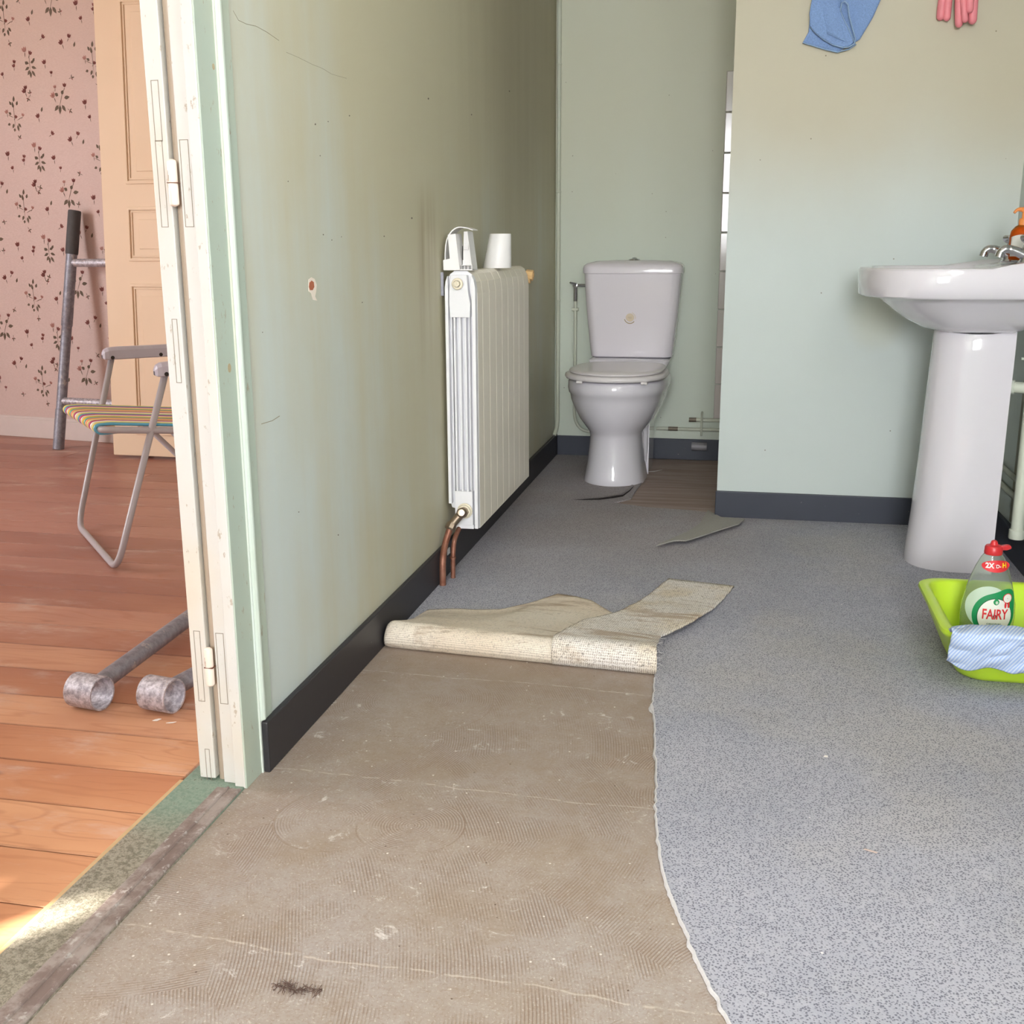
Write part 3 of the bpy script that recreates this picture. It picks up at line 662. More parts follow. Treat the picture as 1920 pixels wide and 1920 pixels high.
# folded back flaps, upside down, woven backing showing
def zprof(v, r, lift):
    # v 0..1 along the strip: 0-.35 half circle, then falls to the carpet
    if v < .35:
        a = -PI/2 - v/.35*PI; return (r*math.cos(a)*1.0, r+r*math.sin(a))
    t = (v-.35)/.65; s = 1-t; return (None, .0075 + (2*r-.0075)*s*s*(1+1.0*t) + lift*math.sin(PI*t)**2)
backL = [(-.790, 2.30), (-.775, 2.40), (-.753, 2.470), (-.701, 2.485), (-.63, 2.492), (-.566, 2.505), (-.505, 2.56), (-.460, 2.63), (-.440, 2.655), (-.385, 2.638), (-.345, 2.615), (-.312, 2.57), (-.276, 2.525), (-.272, 2.49)]
def interp(tab, t):
    f = t*(len(tab)-1); i = min(int(f), len(tab)-2); f -= i; a, b = tab[i], tab[i+1]; return tuple(p*(1-f)+q*f for p, q in zip(a, b))
def front(x): return 2.232 + (x+.79)*(-.046/.62)
R0 = .0300
def fl_left(u, v):
    xf = -.794 + u*(.794-.362); xb, yb = interp(backL, u)
    if u < .08: xf += .0
    r = R0*(1-.12*u); rr = zprof(v, r, .004*math.sin(u*5)); y0 = front(xf)+.004
    if u < .07: k = u/.07; r2 = math.sqrt(max(0, 1-(1-k)**2)); 
    else: r2 = 1
    if rr[0] is not None: x, y, z = xf, y0+rr[0], rr[1]
    else:
        t = (v-.35)/.65; x = xf+(xb-xf)*t; y = y0+(yb-y0)*t; z = rr[1]
    z += noise.noise(Vector((x*14, y*14, 2)))*.0025*(v > .3)
    z = .006 + (z-.006)*(.55+.45*r2); y = y if r2 == 1 else y0 + (y-y0)*(.72+.28*r2)
    return (max(x, -.758 - (.03 if z > .1 else 0)) if False else x+.034*(1-u)**3*1.0, y, max(z, .0068 if y > 2.26 else .001))
fl = MB().grid(fl_left, 70, 56)
fl.build('folded_flap', M_back, parent=carpet, smooth=True, solid=.004, soff=0)['label'] = 'cream woven underside of the folded left strip'
Ledge = [(-.374, 0), (-.36, .30), (-.262, 2.50), (-.236, 2.58), (-.205, 2.70), (-.168, 2.845)]
def strip(u, v):
    r = R0*.92
    xf = -.372+u*(.372-.150); y0 = front(xf)+.002
    rr = zprof(v, r, 0)
    if rr[0] is not None: return (xf + (.004*math.sin(v*9) if u > .9 else 0), y0+rr[0]-.002, max(.0015, rr[1]+.0055*math.sin(min(1, v/.35)*PI/2)))
    t = (v-.35)/.65
    lx, ly = interp([(-.372, y0), (-.330, 2.36), (-.262, 2.49), (-.225, 2.61), (-.168, 2.840)], t)
    rx, ry = interp([(-.150, y0), (-.150, 2.33), (-.085, 2.455), (-.040, 2.60), (.006, 2.805)], t)
    x = lx+(rx-lx)*u; y = ly+(ry-ly)*u
    z = rr[1]+.006*(1-t)
    z = .0085 + (z-.0085)*(1-.35*u*math.sin(PI*min(1, t*1.6))) + .004*math.sin(t*11+u*2)*(t > .25)*(1-t)
    if t > .97: x += noise.noise(Vector((u*30, 0, 0)))*.002
    x += noise.noise(Vector((t*26, u*3, 4)))*.003*(1 if u > .95 or u < .05 else 0)
    return (x, y, max(z, .0085))
MB().grid(strip, 34, 70).build('folded_flap', M_back2, parent=carpet, smooth=True, solid=.0042)['label'] = 'pale woven underside of the folded right strip'
# fibres on the fold edge
fb = MB()
for k in range(26):
    p = Vector(strip(1, random.uniform(.02, .5))); d = Vector((random.uniform(.2, 1), random.uniform(-.6, .6), random.uniform(-.3, .5))).normalized()*random.uniform(.006, .016)
    fb.tube([p, p+d*.5+Vector((0, 0, .002)), p+d], .0003, 4)
fb.build('loose_fibres', M_torn, parent=carpet)
# lifted cut edge by the toilet
le = MB(); cpx = [(1072, 937), (1095, 937.5), (1125, 937), (1150, 934), (1168, 931), (1181, 921), (1188, 912)]
pts = [at(x, y, 2, T) for x, y in cpx]
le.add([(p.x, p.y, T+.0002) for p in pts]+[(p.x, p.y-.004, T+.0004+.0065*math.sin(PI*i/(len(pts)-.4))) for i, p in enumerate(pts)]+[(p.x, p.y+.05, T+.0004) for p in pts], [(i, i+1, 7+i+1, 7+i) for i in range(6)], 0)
le.add([(p.x, p.y-.002, T+.0004+.008*math.sin(PI*i/(len(pts)-.4))) for i, p in enumerate(pts)]+[(p.x-.01, p.y+.055, T+.0006) for p in pts], [(i, i+1, 7+i+1, 7+i) for i in range(6)], 1)
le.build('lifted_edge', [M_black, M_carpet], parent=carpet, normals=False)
# loose offcut
oc = MB(); of = [(1327,957),(1352,970),(1396,979),(1385,988),(1350,999),(1318,1010),(1285,1020),(1275,1019),(1262,1020),(1230,1029),(1250,1016),(1285,1001),(1312,983)]
op = [at(x, y, 2, .009) for x, y in of]
oc.prism([(p.x, p.y-.006 if p.y > 3.5 else p.y, .0065+.010*(1 if 2 <= i <= 9 else .15)) for i, p in enumerate(op)], (0, 0, .004))
tag(oc.build('carpet_offcut', simple('olive_grey_carpet_scrap', sr(156, 153, 147), .9, .25, 260)), 'small ragged grey carpet scrap lying by the corner of the wall', 'carpet scrap')

# ------------------------------------------------------------------ radiator
YR0, YR1, XF = 2.80, 3.53, -.682
rad = thing('radiator', (-.72, 3.16, .125), 'white sectional wall radiator with grooved end and copper pipes', 'radiator')
ns = 9; dy = (YR1-YR0)/ns
for k in range(ns):
    a = YR0+k*dy+(.024 if k == 0 else 0); b = YR0+(k+1)*dy-.0010; s = MB()
    def prof(y, ins=0):
        x1 = XF-ins; x0 = -.764+ins
        pts = [(x0, y, .20), (x0+.004, y, .185), (-.745, y, .182), (-.745, y, .145), (-.735, y, .13), (x1, y, .13), (x1, y, .76), (x1-.004, y, .79), (x1-.014, y, .81), (x1-.026, y, .8185), (x0+.022, y, .8185), (x0+.010, y, .81), (x0+.002, y, .79), (x0, y, .76)]
        return pts
    s.loft([prof(a+.0004, .0005), prof(a+.0016, 0), prof(b-.0016, 0), prof(b-.0004, .0005)], mi=0)
    sec = s.build('section', [M_radf if True else M_rad], parent=rad)
    if k == 0:
        # end face: plates, ridges and grooves
        e = MB(); ye = YR0+.0245; yo = YR0
        e.prism([(x_, YR0+.020, z_) for x_, y_, z_ in prof(0)], (0, .004, 0))
        e.prism([(x_, yo, z_) for x_, z_ in ((-.7640, .20), (-.7640, .775), (-.7615, .792), (-.7560, .806), (-.7545, .77), (-.7555, .70), (-.7555, .20))], (0, .0245, 0))
        e.prism([(x_, yo, z_) for x_, z_ in ((-.6825, .1325), (-.6825, .775), (-.6860, .795), (-.6920, .808), (-.6965, .78), (-.6930, .755), (-.6920, .70), (-.6920, .1325))], (0, .0245, 0))
        for j in range(3): e.box((-.7420+j*.0145, yo, .235), (-.7368+j*.0145, ye, .715))
        e.prism([(x_, yo-.001, z_) for x_, z_ in ((-.7500, .700), (-.6975, .700), (-.6955, .735), (-.7010, .765), (-.7040, .808), (-.7470, .808), (-.7520, .765), (-.7525, .735))], (0, .0255, 0))
        e.box((-.7480, yo+.001, .225), (-.7455, ye, .705)); e.box((-.7010, yo+.001, .225), (-.6985, ye, .705))
        e.box((-.7455, yo-.003, .142), (-.6965, ye, .236)); e.box((-.7450, yo, .1315), (-.6945, ye, .143))
        e.build('end_face', M_rad, parent=rad, bevel=.0015, seg=2)
        # plug
        p = MB(); c = (-.7275, YR0-.005, .786)
        p.lathe([(.0150, 0), (.0150, .004), (.0135, .0065), (.009, .007), (.009, .0)], c, (0,-1,0), 28, cap=False); p.lathe([(0, 0), (.0085, 0), (.0085, .013), (.0075, .0145), (.0, .0145)], c, (0,-1,0), 6, cap=False)
        p.lathe([(0, .0145), (.0035, .0145), (.0035, .018), (0, .018)], c, (0,-1,0), 6, cap=False)
        p.build('blanking_plug', M_radp, parent=rad, bevel=.0008)['label'] = 'cream round blanking plug'
# upper far valve stub
v = MB(); v.lathe([(0, 0), (.017, 0), (.017, .012), (.012, .014), (.012, .026), (.017, .028), (.017, .046), (.015, .048), (.008, .048), (.008, .040), (0, .040)], (-.715, YR1-.004, .775), (0,1,0), 8, cap=False)
v.tube([(-.715, YR1+.02, .775), (-.68, YR1+.02, .775)], .013, 8); v.lathe([(0,0),(.017,0),(.017,.022),(.0155,.024),(.009,.024),(.009,.018),(0,.018)], (-.695, YR1+.022, .790), (1,0,-.1), 8, cap=False)
v.build('valve_spindle', M_ylw, parent=rad, bevel=.001)['label'] = 'yellowed plastic valve end'
# bracket between radiator and wall
MB().box((-.7755, 2.806, .755), (-.768, 2.810, .815)).build('bracket', M_galv, parent=rad)
# lower valve and pipes
lv = MB(); c = Vector((-.7165, YR0-.008, .184))
lv.lathe([(.0, 0), (.021, 0), (.021, .004), (.018, .006), (.017, .013), (.015, .014), (0, .014)], c, (0,-1,0), 28, cap=False)
col = lv.build('valve_collar', M_radp, parent=rad, bevel=.0006)
vb = MB(); e1 = c+Vector((0, -.030, .002)); e2 = Vector((-.742, YR0-.062, .155)); e3 = Vector((-.749, YR0-.072, .138))
vb.lathe([(0,0),(.0145,0),(.0145,.014),(0,.014)], c+Vector((0,-.012,0)), (0,-1,0), 8, cap=False)
vb.tube(bez([(c.x, c.y-.016, c.z), (e1.x, e1.y, e1.z, .012), (e2.x, e2.y, e2.z)]), .0115, 16)
dd = (e3-e2).normalized(); vb.lathe([(0,0),(.0135,0),(.0145,.004),(.0145,.014),(.012,.018),(0,.018)], e2-dd*.006, dd, 8, cap=False)
vb.lathe([(.004,0),(.012,.003),(.013,.009),(.009,.014),(0,.015)], e1+Vector((.0,-.006,.001)), (0.15,-1,.25), 16)
vb.build('valve_body', M_nickel, parent=rad, smooth=True, auto=30)['label'] = 'tarnished metal angle valve'
cp = MB(); cp.tube(bez([(e2.x, e2.y, e2.z), (e3.x-.006, e3.y-.006, e3.z-.03, .03), (-.7525, 2.685, .075, .03), (-.7525, 2.683, .0005)]), .0088, 16)
cp.build('copper_pipe', M_copper, parent=rad, smooth=True, auto=40)
cp = MB(); cp.tube(bez([(-.735, YR0+.02, .14), (-.741, 2.765, .11, .02), (-.7425, 2.755, .07, .02), (-.7425, 2.752, .0005)]), .0066, 14); cp.lathe([(.0066,0),(.0085,.001),(.0085,.006),(.0066,.007)], (-.7425, 2.753, .058), n=16)
cp.build('copper_pipe', M_copper, parent=rad, smooth=True, auto=40)
cl = MB().box((-.772, 2.775, .060), (-.762, 2.80, .078)).build('pipe_clip', M_plas, parent=rad, bevel=.002)
# dispenser cover on top
dc = thing('dispenser_cover', (-.73, 2.84, .8195), 'open white plastic dispenser housing standing on the near end of the radiator', 'dispenser')
Z0 = .8195
def DX(px): return at(px, 500, 1, 2.83).x
hood = MB(); prof = []
for k in range(15):
    t = k/14; a = PI*(1.02-.47*t); prof.append((-.7275+.0375*math.cos(a), Z0+.062+.050*max(0, math.sin(a)) if True else 0))
hp = [(-.7655, Z0+.022), (-.765, Z0+.045)] + [(-.723+.041*math.cos(PI-.05-k*.13), Z0+.052+.058*math.sin(PI-.05-k*.13)) for k in range(14)] + [(-.703, Z0+.107), (-.690, Z0+.1025)]
inner = [(x+.0022 if x < -.72 else x, z-.0024) for x, z in hp]
ya, yb = 2.812, 2.870
hood.loft([[(x, ya, z) for x, z in hp+inner[::-1]], [(x, yb, z) for x, z in hp+inner[::-1]]])
hood.build('hood', M_plas, parent=dc, smooth=True, auto=30)
br = MB(); br.prism([(-.7675, 2.806, Z0+.001), (-.7240, 2.806, Z0+.001), (-.7240, 2.806, Z0+.004), (-.7335, 2.806, Z0+.092), (-.7545, 2.806, Z0+.090), (-.7500, 2.806, Z0+.030), (-.7680, 2.806, Z0+.026)], (0, .006, 0))
br.box((-.7675, 2.812, Z0), (-.692, 2.872, Z0+.003)); br.prism([(-.7240, 2.806, Z0+.001), (-.7335, 2.806, Z0+.092), (-.7335, 2.866, Z0+.092), (-.7240, 2.866, Z0+.001)], (-.0025, 0, 0))
br.build('bracket', M_plas, parent=dc, bevel=.0008)
sp = MB(); sp.prism([(-.7235, 2.835, Z0+.003), (-.692, 2.835, Z0+.003), (-.6935, 2.835, Z0+.012), (-.7035, 2.835, Z0+.098), (-.7190, 2.835, Z0+.098)], (0, .003, 0))
for k in range(4): sp.box((-.7215+k*.0095, 2.812, Z0+.001), (-.7205+k*.0095, 2.835, Z0+.013))
sp.box((-.7225, 2.812, Z0+.012), (-.6925, 2.836, Z0+.0135)); sp.box((-.717, 2.829, Z0+.052), (-.706, 2.835, Z0+.068))
sp.prism([(-.7035, 2.812, Z0+.098), (-.692, 2.812, Z0+.003), (-.692, 2.870, Z0+.003), (-.7035, 2.870, Z0+.098)], (-.0018, 0, 0))
sp.build('inner_tray', M_plas, parent=dc, bevel=.0005)
MB().box((-.7235, 2.8335, Z0+.026), (-.7215, 2.8350, Z0+.062)).build('slot', M_black, parent=dc)
# tapered white cup
cu = MB(); zc = .8187; rings = []
for h, xl, xr in ((0, -.745, -.664), (.002, -.7455, -.6635), (.094, -.7255, -.6635), (.096, -.724, -.6645), (.094, -.719, -.668), (.07, -.72, -.668)):
    cx = (xl+xr)/2; r = (xr-xl)/2; rings.append([(cx+r*math.cos(t*2*PI/36), 3.165+r*.85*math.sin(t*2*PI/36), zc+h) for t in range(36)])
cu.loft(rings); tag(cu.build('plastic_cup', M_plas, smooth=True, auto=40), 'tapered white plastic beaker standing on the middle of the radiator top', 'beaker')

# ------------------------------------------------------------------ pipes in the alcove
pp = MB(); pp.tube(bez([(-.762, YB-.012, 2.5), (-.762, YB-.012, .13, .05), (-.770, YB-.05, .095)]), .0085, 12)
vp_ = thing('corner_pipe', (-.762, YB-.012, 0), 'thin cream painted pipe running up the corner beside the toilet', 'pipe')
pp.build('pipe', M_pipe, parent=vp_, smooth=True, auto=40)
for zz in (.655, 1.09, 1.58): MB().lathe([(.0085,0),(.0105,.001),(.0105,.007),(.0085,.008)], (-.762, YB-.012, zz), n=16).build('pipe_clip', M_pipe, parent=vp_, smooth=True)
lp = thing('wall_pipes', (-.2, YB-.02, .13), 'pair of cream water pipes low on the wall right of the toilet', 'pipe')
za = at(1300, 787, 1, YB-.02).z; zb = at(1300, 805, 1, YB-.02).z
a = MB(); a.tube([(-.175, YB-.02, za), (.09, YB-.02, za)], .008, 12); a.build('pipe', M_pipe, parent=lp, smooth=True, auto=40)
M_brass = simple('bare_brass', sr(120, 110, 98), .5, .2, 80, .5)
for p_, q_, r_ in (((-.205, YB-.02, za), (-.175, YB-.02, za), .009), ((-.29, YB-.02, zb), (-.25, YB-.02, zb), .0085)): MB().tube([p_, q_], r_, 12).build('bare_joint', M_brass, parent=lp, smooth=True, auto=40)['label'] = 'bare dull metal pipe joint'
a = MB(); a.tube([(-.34, YB-.02, zb), (.09, YB-.02, zb)], .0072, 12); a.build('pipe', M_pipe, parent=lp, smooth=True, auto=40)
a = MB(); a.tube(bez([(-.152, YB-.004, za+.03), (-.152, YB-.032, za+.026, .01), (-.152, YB-.032, zb-.022, .01), (-.152, YB-.004, zb-.026)]), .0045, 8); a.build('pipe_clip', M_pipe, parent=lp, smooth=True)
sl = MB().lathe([(0,0),(.017,0),(.017,.062),(0,.062)], (-.19, YB-.031, .062), (1,0,0), 20, cap=False); sl.build('clear_sleeve', simple('dusty_sleeve', sr(128, 126, 132), .4, .1), parent=lp, smooth=True, auto=40)['label'] = 'dusty grey pipe sleeve'
# supply pipe
su = thing('supply_pipe', (-.66, YB-.03, .12), 'thin cream supply pipe with chrome valve left of the toilet cistern', 'pipe')
sx = at(1079, 540, 1, YB-.045).x; z1 = at(1079, 560, 1, YB-.045).z; z0 = at(1079, 780, 1, YB-.045).z
a = MB(); a.tube(bez([(sx, YB-.045, z1), (sx+.001, YB-.045, .45), (sx-.001, YB-.045, .16, .05), (sx+.035, YB-.045, .115, .03), (sx+.10, YB-.05, .115)]), .0062, 12); a.build('pipe', M_pipe, parent=su, smooth=True, auto=40)
a = MB(); zv = at(1079, 535, 1, YB-.045).z; a.tube([(sx, YB-.045, z1-.01), (sx, YB-.045, zv)], .008, 12); a.tube([(sx-.004, YB-.045, zv), (-.612, YB-.045, zv)], .007, 12); a.lathe([(0,0),(.011,0),(.011,.012),(0,.012)], (-.638, YB-.045, zv), (1,0,0), 8, cap=False)
a.tube([(sx+.004, YB-.055, zv+.004), (sx-.018, YB-.075, zv+.012)], [.006, .004], 8); a.lathe([(0,0),(.010,0),(.010,.008),(0,.01)], (sx, YB-.05, zv), (0,-1,0), 10, cap=False)
a.build('stop_valve', M_chrome, parent=su, smooth=True, auto=30)['label'] = 'chrome stop valve'
a = MB(); zc2 = at(1079, 580, 1, YB-.045).z; a.tube([(sx-.014, YB-.045, zc2), (sx+.014, YB-.045, zc2)], .007, 10); a.build('pipe_clip', M_pipe, parent=su, smooth=True, auto=30)

# ------------------------------------------------------------------ toilet
CX = -.438
wc = thing('toilet', (CX, 4.2, 0), 'white close-coupled toilet with closed lid standing in the alcove', 'toilet')
def trr(z, hw, yf, yb, r, bow=.012, n=7):
    pts = rrect(CX, (yf+yb)/2, hw, (yb-yf)/2, r, n, z); out = []
    for x, y, zz in pts:
        k = 1-((x-CX)/hw)**2
        if y < (yf+yb)/2: y -= bow*k
        out.append((x, y, zz))
    return out
t = MB(); t.loft([trr(.440, .155, 4.435, 4.575, .030), trr(.445, .163, 4.425, 4.58, .034), trr(.50, .170, 4.418, 4.582, .035), trr(.60, .180, 4.410, 4.584, .036), trr(.70, .188, 4.404, 4.585, .036), trr(.772, .1915, 4.402, 4.585, .036)])
t.build('cistern', M_porc2, parent=wc, smooth=True, auto=50)
t = MB(); t.loft([trr(.772, .1925, 4.400, 4.587, .036), trr(.7735, .1965, 4.394, 4.588, .038), trr(.793, .197, 4.393, 4.588, .038), trr(.803, .194, 4.397, 4.586, .038), trr(.812, .183, 4.41, 4.58, .036), trr(.820, .15, 4.43, 4.565, .03), trr(.823, .08, 4.46, 4.54, .02)])
lid = t.build('cistern_lid', M_porc2, parent=wc, smooth=True, auto=60)
b = MB(); b.lathe([(.024, .0), (.024, .003), (.020, .007), (.013, .0085), (.013, .0075), (.006, .0125), (0, .0135)], (CX, 4.495, .821), n=28, cap=False); b.build('flush_button', M_chrome, parent=lid, smooth=True)['label'] = 'chrome flush button'
# round sticker remains on the cistern
ps = at(1181, 596, 1, 4.395); stk = MB(); ys = 4.4045-.0125
def ysurf(x, z):
    k = 1-((x-CX)/.18)**2; f = 4.410-(z-.60)*.06; return f-.012*k-.0006
def disc(mb, cx, cz, r0, r1, a0, a1, n, off, mi=0):
    vs = []
    for k in range(n+1):
        a = a0+(a1-a0)*k/n
        for r in (r0, r1): x = cx+r*math.cos(a); z = cz+r*math.sin(a); vs.append((x, ysurf(x, z)-off, z))
    mb.add(vs, [(2*k, 2*k+1, 2*k+3, 2*k+2) for k in range(n)], mi)
disc(stk, ps.x, ps.z+.001, 0.0001, .0165, 0, 2*PI, 28, .0006, 0); disc(stk, ps.x, ps.z, .0205, .0225, -.2, 1.2, 12, .0004, 0); disc(stk, ps.x, ps.z, .0205, .0235, 3.4, 5.6, 16, .0004, 1)
for k in range(3): stk.box((ps.x-.008+.004*(k == 2), ysurf(ps.x, ps.z)-.0012, ps.z+.003-k*.003), (ps.x+.007, ysurf(ps.x, ps.z)-.0009, ps.z+.0036-k*.003), 1)
stk.build('sticker', [flat('old_sticker', sr(216, 200, 178)), flat('sticker_glue', sr(164, 142, 100))], parent=wc, normals=False)['label'] = 'faded round paper sticker'
# bowl
def egg(z, hw, yf, yb, n=40, px=2.0, sh=.42):
    # front point yf, back yb; widest point at yf + sh*(yb-yf)
    yc = yf+(yb-yf)*sh; out = []
    for k in range(n):
        a = 2*PI*k/n; c, s = math.cos(a), math.sin(a)
        if s < 0: x = hw*math.copysign(abs(c)**(2/px), c); y = yc+(yc-yf)*(-abs(s)**(2/px))
        else: q = 3.2; x = hw*math.copysign(abs(c)**(2/q), c); y = yc+(yb-yc)*abs(s)**(2/q)
        out.append((CX-.024*min(1, max(0, (4.48-y)/.35))+x, y, z))
    return out
t = MB(); t.loft([egg(0, .116, 3.985, 4.33, sh=.40), egg(.004, .117, 3.983, 4.33, sh=.4), egg(.03, .112, 3.990, 4.33, sh=.4), egg(.08, .104, 3.998, 4.33, sh=.4), egg(.14, .0985, 4.006, 4.34, sh=.4), egg(.178, .097, 4.010, 4.36, sh=.4), egg(.195, .104, 4.003, 4.40, sh=.4), egg(.215, .121, 3.987, 4.42), egg(.245, .143, 3.968, 4.44), egg(.28, .161, 3.952, 4.46), egg(.315, .174, 3.940, 4.48), egg(.338, .180, 3.936, 4.50), egg(.343, .184, 3.930, 4.50), egg(.36, .187, 3.926, 4.50), egg(.385, .185, 3.927, 4.50), egg(.392, .180, 3.932, 4.50), egg(.394, .14, 3.97, 4.44)])
t.loft([rrect(CX-.008, 4.40, .090, .17, .03, 5, 0), rrect(CX, 4.40, .092, .17, .03, 5, .1), rrect(CX, 4.41, .094, .17, .03, 5, .25), rrect(CX, 4.42, .12, .16, .04, 5, .36), rrect(CX, 4.44, .150, .14, .04, 5, .415), rrect(CX, 4.45, .160, .132, .04, 5, .438), rrect(CX, 4.452, .158, .128, .04, 5, .441)])
t.box((CX+.030, 4.26, 0), (CX+.095, 4.50, .33)); t.box((CX-.115, 4.26, 0), (CX-.060, 4.50, .33))
t.build('bowl', M_porc, parent=wc, smooth=True, auto=60)
s = MB(); s.loft([egg(.398, .178, 3.930, 4.372), egg(.399, .186, 3.921, 4.374), egg(.406, .1905, 3.917, 4.375), egg(.415, .189, 3.919, 4.375), egg(.4185, .182, 3.926, 4.37), egg(.419, .15, 3.96, 4.34)])
s.build('seat', M_seat, parent=wc, smooth=True, auto=60)
s = MB(); s.loft([egg(.4200, .168, 3.938, 4.378), egg(.421, .174, 3.932, 4.38), egg(.427, .176, 3.930, 4.381), egg(.431, .172, 3.935, 4.38), egg(.434, .150, 3.96, 4.37), egg(.4365, .10, 4.02, 4.33), egg(.437, .03, 4.1, 4.28)])
s.build('seat_lid', M_seat, parent=wc, smooth=True, auto=60)
for dx in (-.118, .118):
    b = MB().box((CX-.022+dx-.012, 3.955, .391), (CX-.022+dx+.012, 3.985, .400)); b.build('seat_bumper', M_seat, parent=wc, bevel=.003)
for dx in (-.08, .07): MB().box((CX+dx-.015, 4.375, .415), (CX+dx+.015, 4.40, .438)).build('seat_hinge', M_seat, parent=wc, bevel=.004)

# ------------------------------------------------------------------ basin
CY = 3.18
bs = thing('washbasin', (.63, CY, 0), 'white pedestal washbasin standing against the right wall', 'washbasin')
def D(z, xn, xb, hw, a=.2, ex=2.3, n=28, cy=CY, rb=.02, fz=None):
    out = []
    for k in range(n+1):      # nose from +y side round to -y side
        an = PI/2+PI*k/n; c, s_ = math.cos(an), math.sin(an)
        out.append((xn+a-a*abs(c)**(2/ex), cy+hw*math.copysign(abs(s_)**(2/ex), s_)))
    out += [(xb-rb, cy-hw), (xb-rb*.3, cy-hw+rb*.3), (xb, cy-hw+rb), (xb, cy+hw-rb), (xb-rb*.3, cy+hw-rb*.3), (xb-rb, cy+hw)]
    # extra points on the straight sides so the deck can rise
    m_ = len(out); res = []
    for i, p in enumerate(out):
        res.append(p)
        if i == n or i == m_-1:
            q_ = out[(i+1) % m_]
            for kk in range(1, 6): res.append((p[0]+(q_[0]-p[0])*kk/6, p[1]+(q_[1]-p[1])*kk/6))
    return [(x, y, z if fz is None else z+fz(x)) for x, y in res]
rise = lambda x: .016*min(1, max(0, (x-.60)/.06))**2*(3-2*min(1, max(0, (x-.60)/.06)))
b = MB()
rings = [D(.652, .53, .69, .08, .07), D(.653, .505, .70, .10, .09), D(.664, .468, .712, .135, .12), D(.684, .430, .722, .165, .15), D(.708, .396, .728, .190, .17), D(.732, .366, .734, .212, .18), D(.7445, .350, .74, .225, .19),
         D(.7445, .312, XR-.003, .252, .20), D(.749, .306, XR-.003, .257, .20), D(.775, .3035, XR-.003, .2595, .20), D(.812, .303, XR-.003, .260, .20, fz=rise), D(.819, .307, XR-.003, .257, .20, fz=rise), D(.8205, .314, XR-.004, .250, .195, fz=rise)]
rings += [D(.8195, .335, .640, .225, .17), D(.815, .341, .635, .218, .165), D(.78, .365, .625, .195, .15), D(.74, .41, .61, .15, .12), D(.71, .46, .59, .09, .08), D(.700, .50, .56, .04, .04)]
b.loft(rings); b.build('basin', M_porc, parent=bs, smooth=True, auto=50)
# pedestal: open-backed U shell
def U(z, xn, xb, hw, th=.010, n=24, a=None, top=None):
    a = a or min(.13, (xb-xn)*.8); out = []
    for k in range(n+1):
        an = PI/2+PI*k/n; c, s_ = math.cos(an), math.sin(an)
        out.append((xn+a-a*abs(c)**.85, CY+hw*math.copysign(abs(s_)**.85, s_)))
    outer = [(xb, CY+hw)]+out+[(xb, CY-hw)]; inner = []
    for k in range(n+1):
        an = PI/2+PI*k/n; c, s_ = math.cos(an), math.sin(an); h2 = hw-th; x2 = xn+th
        inner.append((x2+a-a*abs(c)**.85, CY+h2*math.copysign(abs(s_)**.85, s_)))
    inner = [(xb, CY+hw-th)]+inner+[(xb, CY-hw+th)]
    return [(x, y, z+(top(x) if top else 0)) for x, y in outer+inner[::-1]]
p = MB(); tp = lambda x: .012*((x-.60)/.1)**2*(1 if x < .6 else .8)
p.loft([U(0, .480, .690, .122), U(.004, .478, .690, .123), U(.05, .482, .690, .120), U(.15, .489, .692, .112), U(.30, .497, .695, .104), U(.45, .502, .697, .098), U(.60, .508, .700, .093), U(.645, .510, .700, .092, top=tp), U(.648, .512, .700, .091, th=.007, top=tp)])
p.build('pedestal', M_porc, parent=bs, smooth=True, auto=50)
# taps
def tap(y, sx_, name_label):
    g = MB(); bx = .704; zt = .834
    g.lathe([(0,0),(.021,0),(.022,.003),(.017,.010),(.0145,.016),(.0145,.030),(.016,.034),(.0135,.040),(.011,.046),(0,.046)], (bx, y, zt-.004), n=24, cap=False)
    g.tube(bez([(bx, y, zt+.014), (bx-.035, y, zt+.030, .02), (bx-.052, y, zt+.033, .014), (bx-.064, y, zt+.026, .008), (bx-.067, y, zt+.012)]), [q*1.22 for q in [.011, .010, .0098, .0095, .0092, .009, .009, .0088, .0086, .0086, .0088, .009, .009, .009, .009, .009, .009, .009, .0088, .0092, .0095, .0095, .0095]], 14)
    o = g.build('tap', M_chrome, parent=bs, smooth=True, auto=50); o['label'] = name_label
    h = MB(); h.lathe([(0,.0),(.009,0),(.009,.006),(.018,.012),(.0215,.019),(.0215,.024),(.016,.028),(0,.029)], (bx, y, zt+.040), n=6, cap=False)
    h.build('tap_head', M_chrome, parent=o, smooth=True, auto=25, bevel=.001)
tap(3.085, 1, 'near chrome pillar tap'); tap(3.285, 1, 'far chrome pillar tap')
# soap dispenser on the basin deck
ZS = .8365; sx, sy = .7165, 3.215
sd_ = thing('soap_dispenser', (sx, sy, ZS), 'amber liquid soap bottle with orange pump standing behind the basin taps', 'soap bottle')
a = MB(); a.lathe([(0,0),(.026,0),(.030,.004),(.0315,.02),(.0315,.062),(.029,.076),(.020,.087),(.012,.092),(0,.092)], (sx, sy, ZS), n=32, cap=False, sy=.8); a.build('bottle', M_amber, parent=sd_, smooth=True)
a = MB(); a.lathe([(0,.004),(.027,.004),(.029,.03),(.0285,.060),(.026,.072),(.012,.084),(0,.084)], (sx, sy, ZS), n=28, cap=False, sy=.78); a.build('soap', N('orange_liquid', .3).out(sr(226, 132, 50)), parent=sd_, smooth=True)
a = MB()
def arc(z, a0=-2.7, a1=-.9, n=14): return [(sx+.0322*math.cos(a0+(a1-a0)*k/n), sy+.0322*.8*math.sin(a0+(a1-a0)*k/n), ZS+z+(.006*math.sin(PI*k/n) if z > .05 else 0)) for k in range(n+1)]
